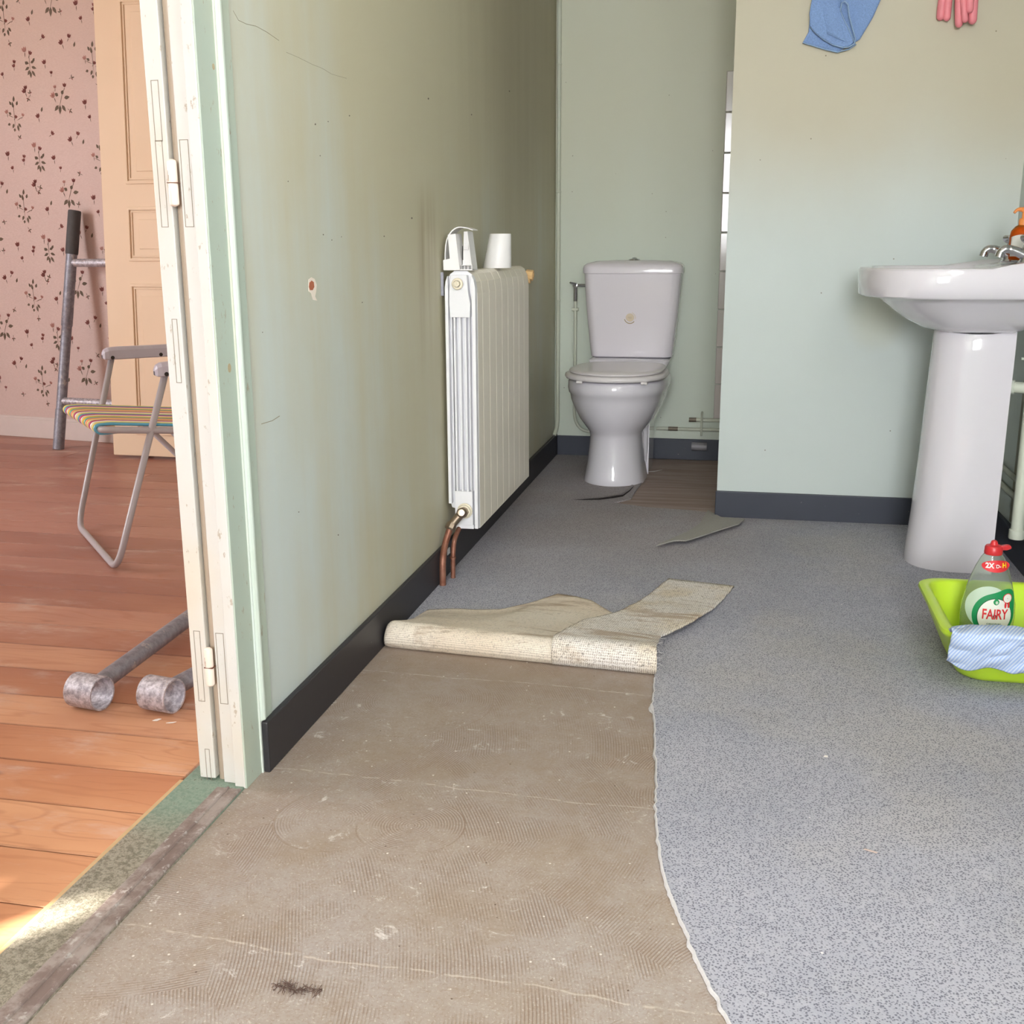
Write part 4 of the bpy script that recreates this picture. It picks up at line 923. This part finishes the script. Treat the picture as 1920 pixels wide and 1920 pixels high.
a.loft([arc(.010), arc(.040), arc(.060)], False, False, closed=False); a.build('label', M_lwhite, parent=sd_, smooth=True, solid=.0004)
a = MB(); a.lathe([(0,.090),(.012,.090),(.0125,.094),(.0125,.104),(.010,.108),(.006,.109),(.006,.124),(.0105,.125),(.0105,.134),(.007,.137),(0,.137)], (sx, sy, ZS), n=24, cap=False)
a.tube(bez([(sx, sy, ZS+.131), (sx-.020, sy-.004, ZS+.131, .006), (sx-.027, sy-.005, ZS+.122)]), [.006, .0055, .005, .0045, .0042, .004, .0038, .0036, .0035], 10); a.build('pump', M_orange, parent=sd_, smooth=True, auto=40)
# drain and pipes on the right wall
dr = thing('drain_pipe', (.752, 3.12, .09), 'pale green plastic waste pipe beside the basin pedestal', 'pipe')
yd = 3.10; xd_ = .7535
a = MB(); a.tube([(xd_, yd, .105), (xd_, yd, .50)], .0165, 18); a.build('waste_pipe', M_pvc, parent=dr, smooth=True, auto=40)
a = MB(); a.lathe([(0,0),(.0195,0),(.0205,.003),(.0205,.024),(.0185,.026),(0,.026)], (xd_, yd, .098), n=24, cap=False); a.build('pipe_collar', M_pvc, parent=dr, smooth=True, auto=30)
a = MB(); a.tube([(xd_, yd, .49), (xd_, yd, .512, ), (xd_, yd, .535)], [.0185, .0185, .017], 18); a.tube([(xd_, yd, .508), (.645, 3.15, .508)], .015, 16); a.lathe([(.015,0),(.019,.001),(.019,.018),(.015,.019)], (.715, yd+.02, .508), (-1, .35, 0), 18); a.build('tee', M_pvc, parent=dr, smooth=True, auto=40)
rp = thing('supply_pipes', (.77, 3.3, .1), 'cream water pipes running along the right wall behind the pedestal', 'pipe')
for zz, r in ((.225, .008), (.175, .009)):
    a = MB(); a.tube([(XR-.011, 2.2, zz), (XR-.011, YP-.004, zz+.01)], r, 10); a.build('pipe', M_pipe, parent=rp, smooth=True, auto=40)
a = MB(); a.tube(bez([(.757, 3.20, .70), (.762, 3.19, .66, .02), (.753, 3.17, .585)]), .004, 8); a.tube([(.753, 3.17, .595), (.752, 3.17, .575)], .0075, 8); a.tube([(.735, 3.17, .579), (XR-.002, 3.17, .579)], .004, 8); a.build('feed_hose', M_pvc, parent=rp, smooth=True, auto=40)
MB().box((XR-.006, 3.20, .10), (XR, 3.30, .52)).build('shadow_plate', simple('grey_green_shadow', sr(148, 146, 130), .8, .06), parent=rp)  # plate with the upright shadow behind the pedestal put into its colour

# ------------------------------------------------------------------ tub, bottle, striped cloth
tb = MB(); TXc = (.416+.770)/2; 
def tr(z, x0, x1, y0, y1, r): return rrect((x0+x1)/2, (y0+y1)/2, (x1-x0)/2, (y1-y0)/2, r, 8, z)
tb.loft([tr(.0055, .478, .735, 2.262, 2.482, .05), tr(.0075, .470, .741, 2.254, 2.488, .055), tr(.016, .464, .746, 2.247, 2.495, .055), tr(.070, .441, .758, 2.214, 2.533, .055), tr(.112, .425, .767, 2.182, 2.560, .055), tr(.114, .420, .769, 2.176, 2.563, .055),
         tr(.124, .415, .771, 2.170, 2.568, .056), tr(.130, .416, .771, 2.171, 2.567, .056), tr(.1318, .421, .769, 2.177, 2.563, .054), tr(.131, .434, .762, 2.192, 2.550, .050), tr(.127, .440, .757, 2.198, 2.545, .050),
         tr(.07, .456, .748, 2.222, 2.522, .05), tr(.014, .476, .738, 2.255, 2.486, .05), tr(.010, .486, .73, 2.265, 2.476, .045)])
tag(tb.build('washing_up_bowl', M_lime, smooth=True, auto=50), 'bright lime green plastic washing-up bowl on the carpet', 'bowl')
BX, BY, BZ = .548, 2.43, .0125; BH = .0
bo = thing('dish_soap_bottle', (BX, BY, BZ), 'clear dish soap bottle with red cap standing in the green bowl', 'bottle')
bprof = [(.040,.024,0),(.046,.028,.004),(.050,.031,.02),(.0545,.033,.05),(.0565,.034,.085),(.055,.033,.11),(.049,.030,.14),(.041,.026,.172),(.033,.022,.195),(.024,.018,.215),(.0185,.0155,.223),(.0175,.0155,.226)]
BS = .98
def bring(a, b, h, k=1): return [(BX+a*k*math.cos(t*2*PI/40), BY+b*k*math.sin(t*2*PI/40), BZ+h*BS) for t in range(40)]
a = MB(); a.loft([bring(*p) for p in bprof], True, True); a.build('bottle', M_clear, parent=bo, smooth=True, auto=60, solid=.0011, soff=-1)
def bsz(h):
    h /= BS
    for (a0, b0, h0), (a1, b1, h1) in zip(bprof, bprof[1:]):
        if h0 <= h <= h1: t = (h-h0)/(h1-h0); return a0+(a1-a0)*t, b0+(b1-b0)*t
    return bprof[-1][:2]
def on_bottle(x, h, off):
    a_, b_ = bsz(h); k = max(-.97, min(.97, x/a_)); return (BX+x, BY-b_*math.sqrt(1-k*k)-off, BZ+h)
a = MB(); a.loft([bring(.036, .020, .004, .97), bring(.046, .028, .03, .93), bring(.0475, .029, .034, .93), bring(.0478, .029, .036, .93)]); a.build('liquid', mat_clear('pale_green_liquid', sr(196, 226, 170), 1.2), parent=bo, smooth=True, auto=60)
a = MB(); a.lathe([(0,.223*BS),(.0180,.223*BS),(.0188,.226*BS),(.0178,.239*BS),(.016,.242*BS),(.011,.243*BS),(.0085,.244*BS),(.006,.252*BS),(.003,.254*BS),(0,.254*BS)], (BX, BY, BZ), n=28, cap=False)
cap = a.build('cap', M_red, parent=bo, smooth=True, auto=35)
a = MB(); a.prism([(BX+.012, BY-.008, BZ+.237), (BX+.026, BY-.007, BZ+.240), (BX+.034, BY-.005, BZ+.238), (BX+.035, BY-.005, BZ+.232), (BX+.026, BY-.007, BZ+.229), (BX+.012, BY-.008, BZ+.228)], (0, .014, 0)); a.build('flip_lid', M_red, parent=cap, bevel=.002)
def patch(mb, fn, off, mi, nr=10, na=40):
    # fn(angle) -> (x,h) outline offset about the centre; filled with rings draped on the bottle
    (cx, ch), f = fn; vs = [on_bottle(cx, ch, off)]
    for r in range(1, nr+1):
        for k in range(na): dx, dh = f(2*PI*k/na); vs.append(on_bottle(cx+dx*r/nr, ch+dh*r/nr, off))
    fs = [(0, 1+k, 1+(k+1) % na) for k in range(na)]
    for r in range(nr-1):
        for k in range(na): p_, q_ = 1+r*na+k, 1+r*na+(k+1) % na; fs.append((p_, q_, q_+na, p_+na))
    mb.add(vs, fs, mi)
def bubble(cx, ch, rx, rh, pinch=0): return ((cx, ch), lambda a_: (rx*math.cos(a_), rh*math.sin(a_)*(1+pinch*math.cos(a_))))
lb = MB(); LC = (.006, .090)
def leafshape(a_):
    # pointed top right, round elsewhere
    r = .044*(1+.42*math.exp(-((a_-.95)/.42)**2)); return (r*math.cos(a_)*.98, r*math.sin(a_)*1.08)
patch(lb, bubble(-.006, .105, .044, .048), .0004, 4)
patch(lb, (LC, leafshape), .0009, 0, 14, 60); patch(lb, bubble(.008, .088, .036, .040), .0013, 2); patch(lb, bubble(.008, .088, .0346, .0385), .0017, 1)
patch(lb, bubble(.005, .196, .0290, .0128), .0006, 3, 10, 40)
# rosette
patch(lb, bubble(.032, .128, .0098, .0106), .0024, 3); patch(lb, bubble(.032, .128, .0084, .0092), .0028, 1)
for q_ in (-1, 1): patch(lb, bubble(.032+q_*.0034, .113, .0024, .0065), .0022, 3)
# droplet
patch(lb, ((.009, .121), lambda a_: (.0062*math.cos(a_)*(1-.45*max(0, math.sin(a_))), .0075*math.sin(a_)+(.0055 if abs(a_-PI/2) < .25 else 0))), .0022, 0)
patch(lb, ((.010, .119), lambda a_: (.0028*math.cos(a_), .0035*math.sin(a_))), .0026, 4)
lb.build('label', [M_lgreen, M_lwhite, M_ldk, M_lred, M_lpale], parent=bo, smooth=True, normals=False)
def text(body, size, cx, ch, off, mat, parent, bold=.0, xs=1.0, name='lettering', drape=None):
    cu_ = bpy.data.curves.new('t', 'FONT'); cu_.body = body; cu_.size = size; cu_.align_x = 'CENTER'; cu_.align_y = 'CENTER'; cu_.offset = bold; cu_.resolution_u = 3
    ob = bpy.data.objects.new('t', cu_); COL.objects.link(ob); bpy.context.view_layer.update()
    me_ = bpy.data.meshes.new_from_object(ob.evaluated_get(bpy.context.evaluated_depsgraph_get())); bpy.data.objects.remove(ob)
    bm_ = bmesh.new(); bm_.from_mesh(me_); bmesh.ops.triangulate(bm_, faces=bm_.faces)
    vs = [drape(v_.co.x*xs+cx, v_.co.y+ch, off) for v_ in bm_.verts]; bm_.verts.ensure_lookup_table(); fs = [tuple(v_.index for v_ in f_.verts) for f_ in bm_.faces]; bm_.free(); bpy.data.meshes.remove(me_)
    m_ = MB(); m_.add(vs, fs); return m_.build(name, mat, parent=parent, normals=False)
text('FAIRY', .0310, .008, .092, .0026, M_lred, bo, .0007, .66, drape=on_bottle)
text('ORIGINAL', .0056, .008, .071, .0023, M_ldk, bo, .0001, 1.2, drape=on_bottle)
text('2X', .0150, -.009, .197, .0012, M_lwhite, bo, .0006, .9, drape=on_bottle)
text('D-', .0100, .009, .196, .0012, M_lwhite, bo, .0002, 1, drape=on_bottle); text('H', .0135, .0215, .1975, .0013, M_lyel, bo, .0006, 1, drape=on_bottle)
text('&', .014, .033, .068, .0023, M_lwhite, bo, .0005, 1, drape=on_bottle)
# striped cloth folded over the near rim of the bowl
def cloth(u, v):
    x = .428 + u*.335; s_ = v
    nz = noise.noise(Vector((x*16, v*2.2, 1)))*.012 + (abs(noise.noise(Vector((x*30+v*4, v*4, 7))))-.25)*.014*min(1, v*3)
    if s_ < .35: k = s_/.35; y = 2.262-.072*k; z = .116+.027*math.sin(k*PI*.55)
    elif s_ < .5: k = (s_-.35)/.15; an = k*PI/2; y = 2.190-.030*math.sin(an); z = .1430-.007*(1-math.cos(an))
    else: k = (s_-.5)/.5; y = 2.160+.030*k; z = .1360-(.082+.0045*math.sin(x*31+1.2)+.003*math.sin(x*83))*k
    y -= nz*(1 if s_ > .3 else .4)+.004; z += nz*.6*(s_ < .6)
    if u < .14: t_ = (1-u/.14)**2; z += .030*t_*max(0, s_-.45); y += .010*t_*(1 if s_ > .3 else 0); z -= .010*t_*(s_ < .4)
    return (x, y, z)
cm = MB().grid(cloth, 110, 60); cl_ = cm.build('cleaning_cloth', M_stripe, smooth=True, solid=.003)
uvl = cl_.data.uv_layers.new(name='UVMap')
for lp_ in cl_.data.loops:
    c_ = cl_.data.vertices[lp_.vertex_index].co; wv = c_ + Vector(cl_['_o'])
    uvl.data[lp_.index].uv = (wv.x*.9, -wv.z*.9-(2.26-wv.y)*(-1) * .6)
tag(cl_, 'blue and white pinstriped cloth draped over the near rim of the green bowl', 'cloth')

# ------------------------------------------------------------------ cloth and gloves on the wall
def Wp(px, py, off=0): p_ = at(px, py, 1, YP-off); return Vector((p_.x, p_.y, p_.z))
bt = thing('hanging_cloth', (.24, YP-.01, 1.44), 'blue cloth hanging folded on the pale green wall', 'cloth')
def sheet(outl, off, amp, seed, mats, name, nu=26, nv=30):
    # outl: left edge px list (top->bottom), right edge px list
    Lx, Rx = outl
    def f(u, v):
        a_ = interp(Lx, v); b_ = interp(Rx, v); px = a_[0]+(b_[0]-a_[0])*u; py = a_[1]+(b_[1]-a_[1])*u
        o_ = off+amp*(.5+.5*math.sin(u*7+seed+v*1.5))+.004*noise.noise(Vector((u*4, v*4, seed))); return Wp(px, py, o_)
    return MB().grid(f, nu, nv).build(name, mats, parent=bt, smooth=True, solid=.002)
# back layer
sheet(([(1560,-200),(1545,-120),(1528,-40),(1522,0),(1518,40),(1516,60),(1505,80)], [(1625,-200),(1640,-120),(1655,-40),(1651,0),(1637,32),(1612,74),(1570,98)]), .006, .006, 1, M_blue, 'back_fold')
# front layer: left flap bulging
sheet(([(1562,-200),(1546,-120),(1530,-40),(1522,0),(1518,25),(1519,50)], [(1575,-200),(1580,-120),(1580,-40),(1578,-5),(1576,15),(1600,85)]), .020, .010, 2, M_blue, 'front_fold')
hm = MB()
hem = [(1576,20),(1578,6),(1584,2),(1590,8),(1592,28),(1598,52),(1604,72),(1602,82),(1592,88),(1580,89),(1562,84),(1545,74),(1530,62),(1519,50)]
hm.tube([Wp(x, y, .032-.001*i) for i, (x, y) in enumerate(hem)], .0022, 8); hm.tube([Wp(x, y, .028) for x, y in ((1576,20),(1582,36),(1592,55),(1601,78))], .0018, 8)
hm.tube([Wp(x, y, .013) for x, y in ((1505,80),(1525,86),(1548,93),(1570,98),(1592,92),(1605,83))], .0018, 8)
hm.build('hem', M_blue_h, parent=bt, smooth=True)['label'] = 'lighter blue stitched hem'
mid = MB(); mid.prism([Wp(x, y, .020) for x, y in ((1522,0),(1576,15),(1583,36),(1593,55),(1602,78),(1592,87),(1578,88),(1560,83),(1543,73),(1528,61),(1519,50))], (0, -.006, 0)); mid.build('lower_fold', M_blue, parent=bt, bevel=.002)
MB().tube([Wp(1592, -205, 0), Wp(1592, -208, .03)], .003, 8).build('nail', M_nickel, parent=bt)
def glove(name, fingers, palm, off, label):
    g = thing(name, tuple(Wp(palm[0], palm[1], off)), label, 'glove', 'pink rubber gloves hanging on the wall')
    mm = MB()
    for (x0, y0, x1, y1, r, o_) in fingers:
        a_ = Wp(x0, y0, off+o_); b_ = Wp(x1, y1, off+o_); d_ = (b_-a_).normalized()
        mm.tube([a_, a_.lerp(b_, .35)+Vector((.001, -.001, 0)), a_.lerp(b_, .75), b_-d_*r*.9, b_-d_*r*.45, b_-d_*r*.12, b_], [r*1.08, r*1.02, r, r*.97, r*.82, r*.48, r*.05], 14)
    px, py, wd = palm; ps_ = []
    for k, (yy, ww) in enumerate(((-8, .9), (-40, 1.08), (-80, 1.0), (-120, .8), (-170, .95), (-200, 1.05))):
        c_ = Wp(px, yy, off+.002); ps_.append([c_+Vector((wd*ww*math.cos(t_*2*PI/20), .011*math.sin(t_*2*PI/20), 0)) for t_ in range(20)])
    mm.loft(ps_); mm.build('glove', M_pink, parent=g, smooth=True, auto=60)
    return g
glove('rubber_glove', [(1771,-36,1763,39,.0125,0),(1780,-36,1775,40,.0110,.006)], (1774, -20, .027), .012, 'left pink rubber glove hanging on the wall, two fingertips showing')
glove('rubber_glove', [(1797,-30,1798,52,.0112,0),(1802,-30,1810,43,.0092,.012),(1826,-30,1823,46,.0125,.001),(1819,-34,1818,25,.0110,.015)], (1812, -20, .036), .030, 'right pink rubber glove hanging on the wall, four fingers showing')

# ------------------------------------------------------------------ next room: beige door, tube frame, chair, props
bdx = thing('panel_door', (-2.35, 4.25, 0), 'beige panelled door leaf leaning against the rose wallpaper', 'door')
P00 = Vector((-2.640, 4.200, .012)); Ru = Vector((.9999, -.012, 0)); lean = Vector((-.0, .17, 2.05)).normalized(); nv_ = Ru.cross(lean).normalized()   # nv_: towards camera (-y)
def DP(u, h, o): return P00 + Ru*u + lean*h + nv_*o
def dbox(mb, u0, u1, h0, h1, o0, o1):
    vs = [DP(u0,h0,o0), DP(u1,h0,o0), DP(u1,h0,o1), DP(u0,h0,o1), DP(u0,h1,o0), DP(u1,h1,o0), DP(u1,h1,o1), DP(u0,h1,o1)]
    mb.add(vs, [(0,3,2,1),(4,5,6,7),(0,1,5,4),(1,2,6,5),(2,3,7,6),(3,0,4,7)])
def uh(px, py):   # photo point on the leaf -> (u, h)
    d = Fv + Rv*((px-960)/FPX) - Uv*((py-960)/FPX); c = Vector((0,0,H)); t_ = (P00-c).dot(nv_)/d.dot(nv_); q_ = c+d*t_-P00; return q_.dot(Ru), q_.dot(lean)
DW = .70
a = MB(); dbox(a, 0, DW, 0, 2.03, -.035, 0); a.build('leaf', M_door, parent=bdx, bevel=.003)
us = uh(252, 700)[0]
hb = uh(260, 815)[1]; ht = uh(258, 532)[1]; h2b = uh(262, 490)[1]; h2t = uh(262, 388)[1]; h3b = uh(262, 345)[1]
for (h0, h1) in ((hb, ht), (h2b, h2t), (h3b, 1.85)):
    for (u0, u1) in ((us, us+.265), (us+.335, us+.60)) if True else ():
        m_ = MB()
        for ins, wdt, oo in ((0, .010, .006), (.016, .006, .004)):
            x0, x1, y0, y1 = u0+ins, u1-ins, h0+ins, h1-ins
            dbox(m_, x0, x1, y0, y0+wdt, 0, oo); dbox(m_, x0, x1, y1-wdt, y1, 0, oo); dbox(m_, x0, x0+wdt, y0+wdt, y1-wdt, 0, oo); dbox(m_, x1-wdt, x1, y0+wdt, y1-wdt, 0, oo)
        dbox(m_, u0+.05, u1-.05, h0+.05, h1-.05, 0, .004)
        m_.build('panel', M_door, parent=bdx, bevel=.002)
# tube frame leaning against the wallpaper
tf = thing('tube_frame', (-3.0, 4.33, 0), 'grey metal tube frame with black sleeve leaning against the rose wallpaper', 'metal frame')
q0 = at(107, 843, 2, 0); base = Vector((q0.x, q0.y+.01, 0.0)); 
top = at(140, 395, 1, 4.50); dirv = (top-base)
a = MB(); a.tube([base+dirv*t_ for t_ in (0, .17, .172, .45, .52, .524, .83)], [.0245, .0245, .022, .022, .022, .0245, .0235], 20); a.build('upright', M_galv, parent=tf, smooth=True, auto=40)
a = MB(); a.tube([base+dirv*.82, base+dirv*.83, base+dirv*.995, base+dirv], [.026, .0275, .0275, .026], 20); a.build('sleeve', M_grip, parent=tf, smooth=True, auto=40)['label'] = 'black rubber sleeve'
def rung(py0, off=0):
    tt = min((abs((lambda p: FPX)(0)), 0) for _ in range(1)) and None
def frac_at(py):
    best = (9e9, 0)
    for k in range(1001):
        p_ = base+dirv*k/1000 - Vector((0,0,H)); y_ = 960-FPX*p_.dot(Uv)/p_.dot(Fv)
        if abs(y_-py) < best[0]: best = (abs(y_-py), k/1000)
    return best[1]
rd = Vector((du.x, du.y, 0))
for py in (493, 752):
    p_ = base+dirv*frac_at(py); a = MB(); a.tube([p_, p_+rd*.48], .0175, 16); a.build('rung', M_galv2, parent=tf, smooth=True, auto=40)
b2 = base+rd*.49; a = MB(); a.tube([b2, b2+dirv*.83], .0225, 16); a.build('upright', M_galv, parent=tf, smooth=True, auto=40)

# two tubes with ring ends lying on the planks
def prop(cpx, tube_to, label, r_, L_, bx_=.034):
    c_ = at(*cpx, 2, bx_)
    g = thing('ring_end_tube', (c_.x, c_.y, 0), label, 'metal tube', 'ring-ended tubes lying on the plank floor')
    ax = Vector((.94, .34*-.6, 0)).normalized()
    ax = Vector((.985, -.17, 0)).normalized()
    rg = MB(); st_ = c_-ax*L_/2; rin = bx_*.90
    n_ = 36; rings = []
    u1 = Vector((0,0,1)); u2 = ax.cross(u1)
    for r1, h1 in ((bx_, 0), (bx_, L_), (rin, L_), (rin, 0)): rings.append([st_+ax*h1+(u1*math.cos(t_*2*PI/n_)+u2*math.sin(t_*2*PI/n_))*r1 for t_ in range(n_)])
    rings.append(rings[0]); rg.loft(rings, False, False); rg.build('ring', M_galv2, parent=g, smooth=True, auto=40)
    e_ = Vector(tube_to); d_ = (e_-c_).normalized(); t0 = MB(); t0.tube([c_+d_*bx_*.96, e_], r_, 18); t0.build('tube', M_galv if r_ > .0 else M_galv2, parent=g, smooth=True, auto=40)
    return g
prop((167, 1296), (-1.28, 2.52, .019), 'grey ring-ended tube on the planks, left one, longer visible', .0185, .066)
prop((302, 1301), (-.985, 2.40, .019), 'grey ring-ended tube on the planks, right one beside the door frame', .0185, .064)

# folding chair
ch = thing('folding_chair', (-1.75, 3.1, 0), 'grey tube folding chair with striped elastic cord seat', 'chair')
fa = at(147, 985, 2, .012); fb_ = at(220, 1068, 2, .012)
wdir = (fb_-fa).normalized(); sdir = Vector((-wdir.y, wdir.x, 0)); 
if sdir.x < 0: sdir = -sdir
Wc = (fb_-fa).length
def at_line(px, py, plane_p, plane_n):
    d = Fv + Rv*((px-960)/FPX) - Uv*((py-960)/FPX); c = Vector((0,0,H)); return c+d*((plane_p-c).dot(plane_n)/d.dot(plane_n))
# planes: far side (contains fa, normal wdir), near side (contains fb)
tA = at_line(209, 672, fa, wdir); tB = at_line(309, 703, fb_, wdir)
a = MB(); a.tube(bez([tuple(tA), (*fa, .07), (*fb_, .07), tuple(tB)], 8), .0095, 14); a.build('front_legs', M_chair, parent=ch, smooth=True)
# seat frame: front bar carries the cords
sA = at_line(126, 768, fa, wdir); sB = at_line(188, 806, fb_, wdir); zs = (sA.z+sB.z)/2
inset = .03
sA = Vector(sA); sB = Vector(sB)
rA = sA+sdir*.46+Vector((0,0,-.045)); rB = sB+sdir*.46+Vector((0,0,-.045))
a = MB(); a.tube(bez([tuple(rA), (*(sA), .03), (*(sB), .03), tuple(rB)], 6), .0095, 14); a.build('seat_frame', M_chair, parent=ch, smooth=True)
cols_ = [sr(240, 224, 130), sr(96, 168, 196), sr(196, 70, 130), sr(244, 236, 220), sr(240, 200, 60), sr(120, 180, 170), sr(244, 160, 120), sr(236, 220, 150), sr(186, 70, 120), sr(250, 240, 230)]
cmats = [simple('cord_%s' % n_, c_, .5, .05, bump=False) for n_, c_ in zip(('cream','blue','magenta','white','yellow','teal','coral','straw','plum','ivory'), cols_)]
NC = 22
for k in range(NC):
    t_ = (k+.6)/(NC+.2); p_ = sA.lerp(sB, t_); q_ = rA.lerp(rB, t_)
    dn_ = Vector((0, 0, .0122)); a = MB(); r_ = .0046
    loop = [p_+sdir*.06-dn_*.9, p_-dn_, p_-sdir*.0125, p_-sdir*.008+dn_*.8, p_+dn_, p_+sdir*.03+dn_, q_+dn_*.9, q_+sdir*.0125, q_-dn_, q_-sdir*.05-dn_]
    a.tube(bez([(*x_, .008) for x_ in loop], 3), r_, 8); a.build('seat_cord', cmats[(k*1) % 10], parent=ch, smooth=True)
# rear legs cross under the seat
rl0 = rA-sdir*.02; rl1 = rB-sdir*.02
bA = Vector((fa.x, fa.y, .012))+sdir*.50; bB = Vector((fb_.x, fb_.y, .012))+sdir*.50
uA_ = sA.lerp(rA, .42)-wdir*(-.014); uB_ = sB.lerp(rB, .42)+wdir*(-.014)
a = MB(); a.tube(bez([tuple(uA_+Vector((0,0,-.004))), (*(bA+wdir*.02), .07), (*(bB-wdir*.02), .07), tuple(uB_+Vector((0,0,-.004)))], 8), .009, 12); a.build('rear_legs', M_chair, parent=ch, smooth=True)
# armrests
for P_, s_ in ((tA, -1), (tB, 1)):
    e_ = P_+sdir*.36+Vector((0,0,.012)); m_ = MB(); up = Vector((0,0,1))
    def sec(c_, hw_, hh): return [c_+wdir*(hw_*x_)+up*(hh*y_) for x_, y_ in ((-1,-.55),(-1,.6),(-.6,1),(.6,1),(1,.6),(1,-.55),(.8,-.7),(.75,.3),(-.75,.3),(-.8,-.7))]
    cs = []
    for t_, hw_, hh, dz in ((-.028, .010, .010, .008), (-.022, .017, .018, .010), (-.010, .021, .022, .012), (.02, .022, .023, .013), (.34, .022, .022, .013), (.37, .018, .018, .013)):
        cs.append(sec(P_+sdir*t_+up*dz, hw_, hh))
    m_.loft(cs); o_ = m_.build('armrest', M_arm, parent=ch, bevel=.002)
    for rp_ in (P_+wdir*.019+up*.004, P_+sdir*.15+wdir*.019+up*.006): MB().lathe([(0,0),(.006,0),(.006,.003),(0,.004)], rp_, wdir, 12, cap=False).build('rivet', M_black, parent=o_)
    # backrest upright
    m_ = MB(); rr_ = rA if s_ < 0 else rB; m_.tube([rr_, rr_+sdir*.14+Vector((0,0,.42))], .0095, 12); m_.build('back_upright', M_chair, parent=ch, smooth=True)
bt0 = rA+sdir*.14+Vector((0,0,.42)); bt1 = rB+sdir*.14+Vector((0,0,.42)); m_ = MB(); m_.tube([bt0, bt1], .0095, 12); m_.build('back_bar', M_chair, parent=ch, smooth=True)

# ------------------------------------------------------------------ crumbs and flakes
def flake(px, py, z, pts, label, group=None, mat=M_flake, th=.0008):
    c_ = at(px, py, 2, z); f_ = MB().prism([(c_.x+x_, c_.y+y_, z+.0003+abs(x_)*.15) for x_, y_ in pts], (0, 0, th)); tag(f_.build('paint_flake', mat), label, 'paint flake', group)
flake(294, 1351, 0, [(-.006,-.006),(.003,-.004),(.007,.005),(.0,.007),(-.004,.002)], 'white paint flake on the planks, left of a close pair')
flake(321, 1356, 0, [(-.008,-.005),(-.003,-.003),(.004,-.001),(.009,.004),(.002,.003),(-.005,-.001)], 'thin white paint flake on the planks, right of a close pair')
flake(275, 1540, 0, [(-.006,-.002),(.002,-.004),(.006,.001),(.001,.004),(-.004,.003)], 'white chip lying against the threshold edge')
flake(1548, 1419, T, [(-.004,-.003),(.003,-.004),(.004,.002),(-.001,.004)], 'white chip lying on the grey carpet in front of the green bowl')
flake(1632, 1598, T, [(-.010,.003),(.008,-.004),(.010,-.002),(-.006,.006)], 'thin pinkish splinter lying on the grey carpet in the foreground', mat=simple('pink_splinter', sr(206, 186, 176), .8))
flake(1217, 886, .0, [(-.02,-.012),(.02,.006),(.05,.022),(.02,.018),(-.01,.004)], 'pale curled carpet sliver beside the toilet foot', mat=M_torn)
# dark fluff clump
fm = MB(); c_ = at(557, 1858, 2, 0)
for k in range(120):
    u_ = random.random(); px_ = Vector((c_.x-.028+.056*u_, c_.y+.004*math.sin(u_*9)+random.gauss(0, .004), .001+abs(random.gauss(0, .0015))))
    d_ = Vector((random.gauss(0, 1), random.gauss(0, 1), random.gauss(0, .3))).normalized()*.007; fm.tube([px_, px_+d_*.5+Vector((0,0,.001)), px_+d_], .00035, 4)
tag(fm.build('fluff', simple('dark_fluff', sr(92, 70, 62), .9)), 'dark clump of fluff lying on the bare floor in the foreground', 'fluff')
for o in bpy.data.objects:
    if '_o' in o: del o['_o']
